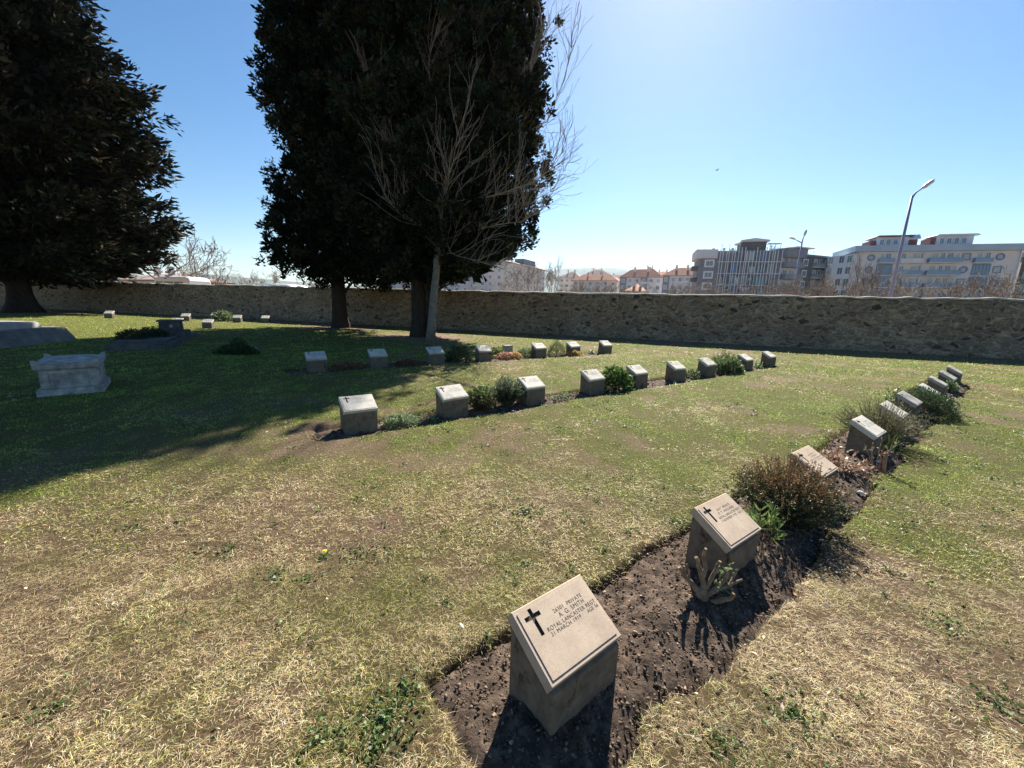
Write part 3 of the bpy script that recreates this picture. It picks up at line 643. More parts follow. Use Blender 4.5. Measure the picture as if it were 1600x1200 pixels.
# ------------------------------------------------------------------ garden plants
def stems_plant(name, label, cat, x, y, rad, h, nst, leaf, cols_top, cols_bot, seed=0, spread=.5, lw=.35, lpn=26, stemmat='stem', rs_r=.0025, topfrac=.55, group=None, bare=.15, up=.6, wob=.1):
    rs = np.random.RandomState(seed); t = thing(name, label, cat, (x, y, -.04), 0, group); b = MB(); P = []; D = []; C = []; L = []
    for i in range(nst):
        a = rs.rand()*6.28; r0 = rad*.35*math.sqrt(rs.rand()); r1 = rad*math.sqrt(rs.rand())*(1 if rs.rand() < .8 else 1.15)
        hh = h*(1-.45*(r1/rad)**2)*rs.uniform(.72, 1.1)
        p0 = np.array([r0*math.cos(a), r0*math.sin(a), 0]); p2 = np.array([r1*math.cos(a), r1*math.sin(a), hh]); p1 = (p0+p2)/2+np.array([rs.randn()*.2*rad*wob*5, rs.randn()*.2*rad*wob*5, hh*.08]); p1[:2] *= .8
        b.tube([p0, p1, p2], [rs_r, rs_r*.8, rs_r*.4], 3, cap=False)
        m = lpn; u = bare+(1-bare)*rs.rand(m)**.8; u = u[:, None]
        pp = (1-u)**2*p0+2*u*(1-u)*p1+u**2*p2; tg = unit(2*(1-u)*(p1-p0)+2*u*(p2-p1))
        dd = unit(tg*up+rs.randn(m, 3)*.55); P.append(pp); D.append(dd)
        hf = pp[:, 2]/h; top = rs.rand(m) < sstep(topfrac-.18, topfrac+.18, hf)
        C.append(np.where(top[:, None], colvar(rs, m, cols_top), colvar(rs, m, cols_bot))); L.append(leaf*rs.uniform(.6, 1.3, m))
    b.build('stems', M[stemmat], t)
    L = np.concatenate(L); leafcloud('foliage', np.concatenate(P), np.concatenate(D), L, L*lw, np.concatenate(C), parent=t, rs=rs)
    return t
def mound_plant(name, label, cat, x, y, rx, ry, h, n, leaf, cols, seed=0, lw=.6, lump=.3, rz=0, w=None, group=None, up=.5):
    rs = np.random.RandomState(seed); t = thing(name, label, cat, (x, y, -.03), rz, group)
    v = unit(rs.randn(n, 3)); v[:, 2] = np.abs(v[:, 2]); r = rs.uniform(.55, 1.02, n)**.6
    lm = 1-lump+lump*2*fbm(v[:, 0]*3+5*v[:, 2], v[:, 1]*3+seed, 1.0, seed+3, 3); r = r*lm
    P = v*r[:, None]*[rx, ry, h]; D = unit(v*.7+rs.randn(n, 3)*.5+[0, 0, up])
    L = leaf*rs.uniform(.6, 1.3, n)
    leafcloud('foliage', P, D, L, L*lw, colvar(rs, n, cols, w), parent=t, rs=rs)
    b = MB()
    for i in range(14):
        a = rs.rand()*6.28; q = rs.rand()*.7; b.tube([(0, 0, 0), (rx*q*.5*math.cos(a), ry*q*.5*math.sin(a), h*.4), (rx*q*math.cos(a), ry*q*math.sin(a), h*.8)], [.005, .004, .002], 3, cap=False)
    b.build('stems', M['stem'], t); return t
def strap_plant(name, label, cat, x, y, rad, h, n, w, cols, seed=0, group=None):
    rs = np.random.RandomState(seed); t = thing(name, label, cat, (x, y, -.04), 0, group); V = []; Q = []; C = []
    for i in range(n):
        a = rs.rand()*6.28; r = rad*rs.rand(); hh = h*rs.uniform(.6, 1.1); bx, by = rs.randn(2)*rad*.3; c = colvar(rs, 1, cols)[0]; s = np.array([-math.sin(a+rs.randn()*.5), math.cos(a), 0])
        for k in range(5):
            u = k/4; p = np.array([bx+r*u**1.5*math.cos(a), by+r*u**1.5*math.sin(a), hh*(u-.35*u**3)]); ww = w*(1-u**2*.9)/2
            V += [p-s*ww, p+s*ww]; C += [c, c]
            if k: q = len(V); Q.append((q-4, q-3, q-1, q-2))
    np_mesh('leaves', V, Q, mat=M['leaf'], cols=np.array(C), parent=t)
    b = MB(); b.tube([(0, 0, -.02), (0, 0, .03)], [.02, .012], 6); b.build('crown_base', M['stem'], t); return t
GD = [(.045, .075, .03), (.07, .105, .04), (.03, .05, .022)]; GM = [(.07, .12, .035), (.11, .17, .05), (.05, .085, .03)]; GL = [(.16, .24, .07), (.22, .3, .10), (.1, .16, .05)]
SILV = [(.28, .34, .2), (.2, .27, .14), (.36, .4, .27)]; RUST = [(.19, .10, .045), (.25, .14, .065), (.14, .08, .04), (.16, .14, .055)]; DRY = [(.28, .16, .11), (.42, .28, .2), (.18, .10, .07), (.48, .38, .28)]
# right hand row
stems_plant('heath_bush', 'large dense bush with rust brown tips and dark green base in the right hand bed', 'bush', 2.27, 3.02, .44, .56, 480, .020, RUST, GD, 31, lpn=46, lw=.4, topfrac=.60)
stems_plant('oleander_seedling', 'small plant with long bright green pointed leaves against the rust brown bush', 'plant', 1.83, 2.63, .13, .36, 11, .075, GL, GL, 32, lpn=13, lw=.16, bare=.55, rs_r=.004, up=.9)
stems_plant('dry_shrub', 'withered reddish brown plant with curled dead leaves between two markers', 'plant', 3.55, 4.03, .30, .27, 50, .05, DRY, DRY, 33, lpn=11, lw=.4, stemmat='drystem', rs_r=.006, bare=.3)
stems_plant('dead_stalks', 'pale dead stalks standing in front of the blade leaved marker', 'plant', 4.03, 4.12, .22, .42, 12, .035, DRY+[(.3, .36, .2)], DRY, 34, lpn=6, lw=.4, stemmat='drystem', rs_r=.006, bare=.6)
stems_plant('wispy_shrub', 'airy grey green shrub of thin upright shoots around the middle markers', 'bush', 4.85, 5.08, .52, .62, 380, .026, [(.2, .22, .1), (.26, .27, .14), (.15, .17, .08)], GD+[(.12, .13, .06)], 35, lpn=22, lw=.2, bare=.2, up=1.6)
strap_plant('daylily', 'yellow green blades drooping over the marker beside the wispy shrub', 'plant', 4.62, 4.72, .22, .46, 16, .02, GL, 36)
mound_plant('rosemary_bush', 'round dense dark green bush in the far half of the right hand bed', 'bush', 7.02, 6.62, .44, .42, .46, 5200, .05, GD, 37, lw=.2)
stems_plant('leafy_sprig', 'yellow green leafy plant growing on the round dark bush', 'plant', 6.78, 6.86, .2, .5, 14, .07, GL, GL, 38, lpn=12, lw=.3, bare=.5)
mound_plant('small_herb', 'small grey green herb in front of the second last right hand marker', 'plant', 9.52, 8.62, .2, .16, .3, 260, .06, SILV+GM, 39)
# cut-back shrub: forked stubs
def cut_shrub():
    t = thing('pruned_shrub', 'hard pruned woody stump with forked pale stubs and a few green sprouts', 'stump', (1.15, 2.04, -.02), 0); t.scale = (1.3, 1.3, 1.22)
    b = MB(); rs = random.Random(3)
    b.tube([(0, 0, -.03), (0.0, .0, .03), (-.01, .0, .075), (-.005, 0, .1)], [.028, .032, .024, .012], 9); b.build('stump', M['stub'], t, True)
    br = [[(-.01, 0, .06), (-.05, .01, .11), (-.085, .015, .145), (-.115, .02, .19)], [(-.085, .015, .145), (-.10, -.01, .18), (-.118, -.03, .235)], [(-.07, .012, .13), (-.068, .02, .165), (-.078, .03, .20)],
          [(0, 0, .08), (-.012, .01, .14), (-.03, .02, .20), (-.045, .02, .245)], [(-.012, .01, .13), (.004, .02, .19), (-.008, .03, .245), (-.002, .03, .285)], [(0, 0, .08), (.022, 0, .14), (.045, .01, .185), (.058, .01, .235)],
          [(.01, 0, .06), (.05, -.01, .10), (.085, 0, .145), (.09, .01, .2)], [(.05, -.01, .1), (.095, -.02, .13), (.15, -.02, .165)], [(.02, -.02, .03), (.055, -.035, .06), (.09, -.05, .085), (.10, -.055, .12)], [(.095, -.02, .13), (.12, .0, .16), (.13, .0, .2)]]
    rad = [.014, .010, .006, .014, .010, .011, .014, .009, .013, .007]
    for pts, r in zip(br, rad):
        bb = MB(); P = [Vector(pts[0])]
        for a, c in zip(pts[:-1], pts[1:]):
            a = Vector(a); c = Vector(c); P += [a.lerp(c, .5)+Vector((rs.uniform(-.004, .004), rs.uniform(-.004, .004), 0)), c]
        n_ = len(P); bb.tube(P, [r*(1-.42*i/(n_-1))*rs.uniform(.92, 1.1) for i in range(n_)], 8); bb.build('branch', M['stub'], t, False)
    r2 = np.random.RandomState(8); pp = []; dd = []
    for c in ((.1, .0, .2), (.085, .01, .165), (.07, .0, .12), (.12, -.03, .09), (.05, -.01, .1)):
        for k in range(11): pp.append(np.array(c)+r2.randn(3)*.012); dd.append(r2.randn(3)+[.2, 0, .7])
    L = r2.uniform(.018, .036, len(pp)); leafcloud('sprouts', pp, dd, L, L*.32, colvar(r2, len(pp), [(.3, .36, .16), (.2, .28, .1), (.4, .42, .22)]), parent=t, rs=r2)
cut_shrub()
# middle row
mound_plant('silver_mat', 'low silvery green ground cover beside the first middle row marker', 'ground cover', -1.50, 5.27, .27, .17, .16, 1500, .032, SILV+[(.14, .22, .08)], 41, rz=.6)
mound_plant('pale_mat', 'sparse grey green trailing plant just left of the streaked marker', 'ground cover', -1.16, 5.50, .16, .15, .10, 300, .03, SILV+GM+DRY[:1], 42, rz=.6, lump=.6)
strap_plant('iris_tuft', 'thin yellow green blades behind the silvery ground cover', 'plant', -1.38, 5.52, .1, .2, 12, .012, GL, 43)
stems_plant('box_bush', 'squarish leafy bush with light green top and brown stems in the middle bed', 'bush', -.47, 6.18, .31, .41, 170, .036, GL+GM, GD+[(.16, .08, .05)], 44, lpn=26, lw=.5, topfrac=.72)
stems_plant('dark_bush', 'pointed dark grey green bush between square leafy bush and marker', 'bush', -.08, 6.48, .30, .50, 200, .038, [(.1, .14, .08), (.07, .1, .055), (.14, .18, .11)], GD, 45, lpn=32, lw=.3)
mound_plant('creeping_herb', 'sparse pale leaves creeping over bare soil left of the dark sided marker', 'ground cover', .93, 7.10, .34, .12, .08, 260, .035, SILV+GM, 46, rz=.63, lump=.7)
mound_plant('hydrangea_bush', 'glossy broad leaved green bush between two middle row markers', 'bush', 2.10, 8.03, .38, .32, .46, 1300, .075, GM+GL[:1], 47, lw=.7, rz=.63)
mound_plant('broadleaf_herb', 'small broad leaved herb left of the low bush in the middle row', 'plant', 4.4, 9.67, .24, .16, .18, 260, .06, GM+SILV[:1], 48, rz=.63)
mound_plant('spurge_clump', 'low whorled grey green bush with broad leaves in the far middle bed', 'bush', 5.72, 10.52, .44, .32, .40, 1500, .085, [(.12, .17, .07), (.17, .22, .1), (.07, .11, .045)], 49, lw=.4, rz=.63)
stems_plant('feathery_bush', 'feathery green bush standing just behind the whorled low bush', 'bush', 5.85, 11.0, .38, .56, 150, .045, GM, GD, 50, lpn=26, lw=.2)
strap_plant('iris_plant', 'pale green upright iris leaves left of the last middle row marker', 'plant', 7.18, 11.66, .18, .3, 12, .04, SILV+GL, 51)
# back row
BRN = [(.3, .16, .08), (.2, .1, .06), (.38, .25, .12), (.14, .12, .05)]; PNK = [(.5, .25, .2), (.6, .36, .28), (.38, .17, .13), (.55, .42, .25)]
mound_plant('bronze_mat', 'low bronze brown ground cover in shade right of the first back row marker', 'ground cover', -3.92, 9.48, .42, .2, .17, 900, .055, BRN, 52, rz=.57)
mound_plant('red_mat', 'low dark reddish ground cover in shade left of the bare tree', 'ground cover', -2.74, 10.25, .34, .2, .14, 700, .05, [(.24, .08, .06), (.3, .13, .09), (.16, .07, .05)], 53, rz=.57)
mound_plant('shaded_bush', 'dark green bush in tree shadow right of the bare tree trunk', 'bush', -1.52, 11.16, .36, .3, .42, 1600, .05, GD, 54)
mound_plant('pink_mat', 'pinkish low ground cover in front of the small grey stone block', 'ground cover', -.22, 11.98, .42, .2, .17, 900, .055, PNK, 55, rz=.57)
mound_plant('orange_mat', 'yellow orange ground cover touching the right end of the pink one', 'ground cover', .12, 12.1, .17, .15, .19, 260, .055, [(.6, .38, .13), (.6, .48, .22), (.5, .3, .12)], 56)
mound_plant('green_clump', 'green leafy clump directly right of the fourth back row marker', 'plant', -.48, 12.15, .26, .24, .3, 600, .06, GM+GL, 57)
mound_plant('pale_clump', 'pale grey green clump between the pink ground cover and the next marker', 'plant', .38, 12.5, .3, .26, .26, 700, .06, [(.2, .26, .13), (.15, .21, .09)], 58)
mound_plant('lavender_bush', 'rounded olive grey bush right of the fifth back row marker', 'bush', 1.42, 13.12, .30, .3, .44, 3000, .05, [(.16, .18, .07), (.2, .21, .09), (.11, .13, .05)], 59, lw=.2)
mound_plant('yellow_mat', 'yellow orange ground cover in front of the second last back row marker', 'ground cover', 2.05, 13.1, .36, .18, .17, 600, .055, [(.6, .38, .15), (.55, .45, .2), (.4, .3, .12)], 60, rz=.57)
strap_plant('bulb_leaves', 'grey green strap leaves left of the last back row marker', 'plant', 2.68, 13.72, .25, .24, 26, .03, SILV+GM, 61)
# far left group
mound_plant('grey_shrub', 'round grey green shrub among the far markers by the wall', 'bush', *(at(344, 502)+[0, .3]), .62, .55, .62, 1500, .1, [(.2, .25, .13), (.14, .18, .08)], 62)
p_ = at(362, 554); mound_plant('ivy_mound', 'low dark leafy mound with a raised middle on the shaded lawn', 'bush', p_[0], p_[1]+.25, .62, .4, .26, 2400, .06, GD+GM[:1], 63)
mound_plant('leafy_tuft', 'small green tuft rising from the middle of the dark leafy mound', 'plant', p_[0]+.02, p_[1]+.3, .26, .22, .46, 700, .07, GM, 64)
for k, (px, py, s_) in enumerate(((399, 549, .09),)):
    q_ = at(px, py); rs = random.Random(k); bm = bmesh.new(); bmesh.ops.create_icosphere(bm, subdivisions=2, radius=s_)
    for v in bm.verts: v.co *= rs.uniform(.85, 1.12)
    me = bpy.data.meshes.new('rock'); bm.to_mesh(me); bm.free(); me.materials.append(M['pale_tablet']); o = link('rock', me); o.location = (q_[0], q_[1], .04)
    tag(o, 'small pale rock at the right edge of the dark leafy mound', 'rock')
tombhedge = [(-1.0, .75, .48), (-.45, 1.35, .46), (-.75, 1.05, .5)]
a38 = math.radians(30)
for k, (lx, ly, r) in enumerate(((-1.1, 1.0, .42), (-.75, 1.6, .42))):
    X = -10.05+lx*math.cos(a38)-ly*math.sin(a38); Y = 11.75+lx*math.sin(a38)+ly*math.cos(a38)
    o = mound_plant('clipped_bush', ('dark clipped bush on the left end of the altar tomb kerb', 'dark clipped bush on the tomb kerb next to its headstone')[k], 'bush', X, Y, r, r*.8, .36, 1800, .05, GD, 70+k, rz=a38, group='clipped bushes on the shaded tomb'); o.location.z = .17
# dandelion
p_ = at(508, 869); t = thing('dandelion', 'single yellow dandelion flower in the dry turf', 'flower', (p_[0], p_[1], 0))
mt, nt, n, l, p = newmat('yellow_petal'); p.inputs['Base Color'].default_value = (.8, .5, .02, 1); M['petal'] = mt
mt, nt, n, l, p = newmat('green_stalk'); p.inputs['Base Color'].default_value = (.1, .2, .04, 1); M['stalk'] = mt
b = MB(); b.tube([(0, 0, 0), (.002, 0, .025), (0, 0, .04)], .0015, 5); b.build('stalk', M['stalk'], t)
b = MB()
for ring, (r, z, k) in enumerate(((.015, .041, 16), (.010, .044, 12), (.005, .047, 7))):
    for i in range(k):
        a = 2*math.pi*i/k+ring*.3; c, s = math.cos(a), math.sin(a); b.add([(c*.001-s*.002, s*.001+c*.002, z-.002), (c*.001+s*.002, s*.001-c*.002, z-.002), (c*r+s*.002, s*r-c*.002, z), (c*r-s*.002, s*r+c*.002, z)], [(0, 1, 2, 3)])
b.build('petals', M['petal'], t)
strap = np.random.RandomState(5)
aa = strap.rand(9)*6.28; leafcloud('leaves', np.zeros((9, 3))+[0, 0, .008], np.stack([np.cos(aa), np.sin(aa), aa*0+.15], -1), .05, .012, colvar(strap, 9, [(.08, .17, .04)]), parent=t, rs=strap)

# ------------------------------------------------------------------ evergreen trees
def clumps_to_leaves(C, D, S, nper, leaf, w, cols, rs, wts=None, updir=.6):
    n = len(C)*nper; k = np.repeat(np.arange(len(C)), nper)
    off = rs.randn(n, 3)*S[k][:, None]*np.array([.5, .5, .5])
    P = C[k]+off; Dn = unit(D[k]*updir+unit(off)*.5+rs.randn(n, 3)*.35); L = leaf*np.clip(rs.gamma(4, .25, n), .3, 2.2)
    cc = np.repeat(colvar(rs, len(C), cols, wts, .25), nper, axis=0)*(1+.2*rs.randn(n, 1)); return P, Dn, L, L*w, np.clip(cc, .004, .6)
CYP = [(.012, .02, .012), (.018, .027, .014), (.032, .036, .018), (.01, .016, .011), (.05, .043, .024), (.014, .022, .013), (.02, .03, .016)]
def cypress(label, x, y, H, base_h, prof, trunk_r, seed, ncl, cx=0., cy=0., lean=(0, 0), extra=None, rise=0.):
    rs = np.random.RandomState(seed); t = thing('cypress_tree', label, 'tree', (x, y, 0), 0, 'tall dark cypresses')
    hs = rs.uniform(0, 1, ncl)**.9; z = base_h+(H-base_h)*hs; az = rs.rand(ncl)*2*np.pi
    R = np.interp(z, [p[0] for p in prof], [p[1] for p in prof])
    R = R*(.60+.60*fbm(az*2.3+seed, z/.9, 1.0, seed, 3)); rr = R*np.clip(rs.beta(3.6, .9, ncl), .15, 1)
    k = rs.rand(ncl) < .06; rr[k] = R[k]*rs.uniform(1.0, 1.13, k.sum())
    lo = z < base_h+1.2; z[lo] += (R[lo]-rr[lo])*.25
    kk = z > base_h+rise*np.clip(np.cos(az), 0, 1)*np.clip(rr/4, 0, 1.1); z, az, rr, R = z[kk], az[kk], rr[kk], R[kk]; ncl = len(z)
    C = np.stack([cx+rr*np.cos(az), cy+rr*np.sin(az), z], -1); D = unit(np.stack([np.cos(az), np.sin(az), .55+rs.rand(ncl)*.5], -1))
    P, Dn, L, W, c = clumps_to_leaves(C, D, rs.uniform(.12, .27, ncl), 66, .125, .55, CYP, rs)
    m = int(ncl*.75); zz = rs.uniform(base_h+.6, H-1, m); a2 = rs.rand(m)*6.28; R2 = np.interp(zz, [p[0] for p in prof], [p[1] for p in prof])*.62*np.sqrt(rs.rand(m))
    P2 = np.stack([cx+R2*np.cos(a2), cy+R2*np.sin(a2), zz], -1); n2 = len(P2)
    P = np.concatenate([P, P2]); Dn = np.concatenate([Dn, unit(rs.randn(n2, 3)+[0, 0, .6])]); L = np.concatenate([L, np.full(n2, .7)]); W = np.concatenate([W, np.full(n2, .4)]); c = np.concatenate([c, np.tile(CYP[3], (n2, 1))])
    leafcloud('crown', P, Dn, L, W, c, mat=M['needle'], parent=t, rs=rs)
    b = MB(); pts = []; rad = []; nk = 16
    for i in range(nk):
        u = i/(nk-1); zz = u*H*.9; pts.append((cx*min(1, zz/6)+lean[0]*u, cy*min(1, zz/6)+lean[1]*u, zz-.1)); rad.append(trunk_r*(1.55 if i == 0 else 1)*(1-u*.85))
    fl = MB(); ng = 20     # fluted trunk
    vs = []; fs = []
    zz_ = [-.1, .15, .5, 1.0, 1.6, 2.4, 3.4, 5, 8, 12, H*.9]
    for z0 in zz_:
        u = max(z0, 0)/H; fr = trunk_r*(1-u*.85)*(1+.3*math.exp(-max(z0, 0)*3)); sx = cx*min(1, max(z0-4, 0)/9)+lean[0]*u; sy = cy*min(1, max(z0-4, 0)/9)+lean[1]*u
        for k in range(ng):
            a = 2*math.pi*k/ng; r = fr*(1+.10*math.sin(a*5+seed+z0*.3)*(1+1.2*math.exp(-max(z0, 0)*2))+.05*math.sin(a*9+z0)); vs.append((sx+r*math.cos(a), sy+r*math.sin(a), z0))
    for i in range(len(zz_)-1):
        for k in range(ng): fs.append((i*ng+k, i*ng+(k+1) % ng, (i+1)*ng+(k+1) % ng, (i+1)*ng+k))
    fl.add(vs, fs); tr = fl.build('trunk', M['bark'], t, True)
    if extra:
        b = MB(); b.tube([(extra[0], extra[1], -.1), (extra[0]*.95, extra[1], 1), (extra[0]*.9, extra[1]*.9, 3), (extra[0]*.5, extra[1]*.5, 6)], [.17, .12, .11, .08], 9); b.build('side_stem', M['bark'], t, True)
    b = MB()
    for i in range(60):
        zz = rs.uniform(base_h, H*.85); a = rs.rand()*6.28; Rz = np.interp(zz, [p[0] for p in prof], [p[1] for p in prof])*.8; x0 = cx*min(1, zz/6); y0 = cy*min(1, zz/6)
        b.tube([(x0, y0, zz-.8), (x0+Rz*.5*math.cos(a), y0+Rz*.5*math.sin(a), zz-.1), (cx+Rz*math.cos(a), cy+Rz*math.sin(a), zz+.5)], [.06, .04, .015], 4, cap=False)
    b.build('limbs', M['bark'], t); return t
cypress('broad dark cypress at left of the pair, nearer the wall, straight single trunk', -9.33, 21.7, 21.5, 2.15, [(2.0, 1.5), (3.0, 3.4), (4.6, 4.3), (6.3, 3.9), (7.6, 2.9), (8.6, 2.8), (10, 3.4), (13, 3.05), (16, 2.6), (19, 2.0), (21.5, .3)], .36, 101, 4600, cx=.6)
cypress('broad dark cypress at right of the pair, just behind the bare tree', -4.2, 17.9, 19, 2.2, [(2.0, 1.2), (2.8, 3.0), (4.3, 4.2), (6, 4.5), (8, 4.3), (10, 4.4), (13, 4.05), (15.5, 3.4), (17.5, 2.1), (19, .3)], .31, 102, 5200, cx=1.05, cy=.6, extra=(.52, -.1), rise=2.0)
def conifer(label, x, y, H, prof, trunk_r, seed, nl):
    rs = np.random.RandomState(seed); t = thing('conifer_tree', label, 'tree', (x, y, 0)); C = []; D = []; S = []; b = MB()
    for i in range(nl):
        z = 2.75+(H-3.5)*(i/nl)**.95+rs.uniform(-.3, .3); a = rs.rand()*6.28; R = np.interp(z, [p[0] for p in prof], [p[1] for p in prof])*rs.uniform(.72, 1.08)
        rise = rs.uniform(-.05, .22)*R; m = max(4, int(R*3.3)); u = np.linspace(.12, 1, m)
        side = rs.randn()*.12
        px = R*u*math.cos(a+side*0)+rs.randn(m)*.12; py = R*u*math.sin(a)+rs.randn(m)*.12; pz = z+rise*u**2-.35*np.sin(u*3.14)*(R/8)
        for j in range(m):
            wdt = .28+.9*(1-u[j])*min(1, R/6)+.15
            for k in range(3 if u[j] < .85 else 2):
                o = rs.randn(2)*wdt*.75; C.append((px[j]+o[0], py[j]+o[1], pz[j]-abs(o[0]+o[1])*.25+rs.randn()*.12)); D.append((math.cos(a)*.8, math.sin(a)*.8, rs.uniform(-.35, .45))); S.append(rs.uniform(.25, .5))
        b.tube([(0, 0, z-.3), (R*.5*math.cos(a), R*.5*math.sin(a), z-.35*R/8+rise*.25), (R*.97*math.cos(a), R*.97*math.sin(a), z+rise)], [.11, .07, .02], 4, cap=False)
    b.build('limbs', M['bark'], t)
    C = np.array(C); D = unit(np.array(D)); S = np.array(S)
    P, Dn, L, W, c = clumps_to_leaves(C, D, S, 19, .34, .34, [(.022, .024, .014), (.038, .035, .019), (.014, .019, .012), (.06, .048, .026)], rs, [.35, .25, .3, .1], 1.0)
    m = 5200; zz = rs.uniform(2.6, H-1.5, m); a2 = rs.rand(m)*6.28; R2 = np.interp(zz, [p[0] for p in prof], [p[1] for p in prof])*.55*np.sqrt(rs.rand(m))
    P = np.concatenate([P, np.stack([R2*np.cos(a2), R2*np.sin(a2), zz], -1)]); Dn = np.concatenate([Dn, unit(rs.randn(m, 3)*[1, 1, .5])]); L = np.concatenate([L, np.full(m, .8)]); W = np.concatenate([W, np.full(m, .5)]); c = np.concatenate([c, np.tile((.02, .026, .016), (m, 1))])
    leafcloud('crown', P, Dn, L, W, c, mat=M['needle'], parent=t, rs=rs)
    vs = []; fs = []; ng = 18; zz_ = [-.1, .2, .6, 1.2, 2.2, 4, 8, H*.9]; fl = MB()
    for z0 in zz_:
        fr = trunk_r*(1-max(z0, 0)/H*.85)*(1+.8*math.exp(-max(z0, 0)*2.0))
        for k in range(ng):
            a = 2*math.pi*k/ng; r = fr*(1+.12*math.sin(a*4+1)*(1+1.5*math.exp(-max(z0, 0)*1.6))); vs.append((r*math.cos(a), r*math.sin(a), z0))
    for i in range(len(zz_)-1):
        for k in range(ng): fs.append((i*ng+k, i*ng+(k+1) % ng, (i+1)*ng+(k+1) % ng, (i+1)*ng+k))
    fl.add(vs, fs); fl.build('trunk', M['bark'], t, True)
conifer('huge dark spreading conifer with drooping limbs at the left edge', -32.4, 26.7, 27, [(2.2, 3.5), (3.0, 7.2), (5, 8.4), (7, 7.8), (11, 8.3), (14, 7.8), (17, 6.3), (20, 5.2), (24, 2.6), (27, .4)], .6, 103, 380)

# ------------------------------------------------------------------ leafless trees
def tubes_np(name, segs, mat, parent, sides=3):
    segs = np.array(segs, float); n = len(segs); A_ = segs[:, 0:3]; B_ = segs[:, 3:6]; r0 = segs[:, 6]; r1 = segs[:, 7]
    d = unit(B_-A_); ref = np.where(np.abs(d[:, 2:3]) < .9, [[0, 0, 1.]], [[1., 0, 0]]); a = unit(np.cross(d, ref)); b = np.cross(d, a); V = []
    for (P, r) in ((A_, r0), (B_, r1)):
        for k in range(sides): th = 2*math.pi*k/sides; V.append(P+(a*math.cos(th)+b*math.sin(th))*r[:, None])
    V = np.stack(V, 1); base = np.arange(n)[:, None]*2*sides
    q = np.concatenate([np.stack([base[:, 0]+k, base[:, 0]+(k+1) % sides, base[:, 0]+sides+(k+1) % sides, base[:, 0]+sides+k], -1) for k in range(sides)])
    return np_mesh(name, V.reshape(-1, 3), q, mat=mat, parent=parent, smooth=True)
def grow(segs, p, d, L, r, depth, rs, up=.25, nb=(3, 5), minr=.006, wob=.12, shrink=.62, ang=.75):
    nseg = 4; pts = [p]; dirs = [d]; 
    for i in range(nseg):
        d = d+rs.randn(3)*wob; d[2] += up*.16; d = d/np.linalg.norm(d); q = p+d*L/nseg; ra = r*(1-.5*i/nseg); rb = r*(1-.5*(i+1)/nseg)
        segs.append((*p, *q, max(ra, minr), max(rb, minr))); p = q; pts.append(p); dirs.append(d)
    if depth <= 0: return
    for k in range(rs.randint(nb[0], nb[1]+1)):
        i = rs.randint(1, nseg+1) if k else nseg; dd = dirs[i]+unit(rs.randn(3))*ang*rs.uniform(.6, 1.2); dd[2] += up*.5; dd = dd/np.linalg.norm(dd)
        grow(segs, pts[i], dd, L*shrink*rs.uniform(.75, 1.2), r*.5*rs.uniform(.8, 1.1), depth-1, rs, up, nb, minr, wob*1.15, shrink, ang)

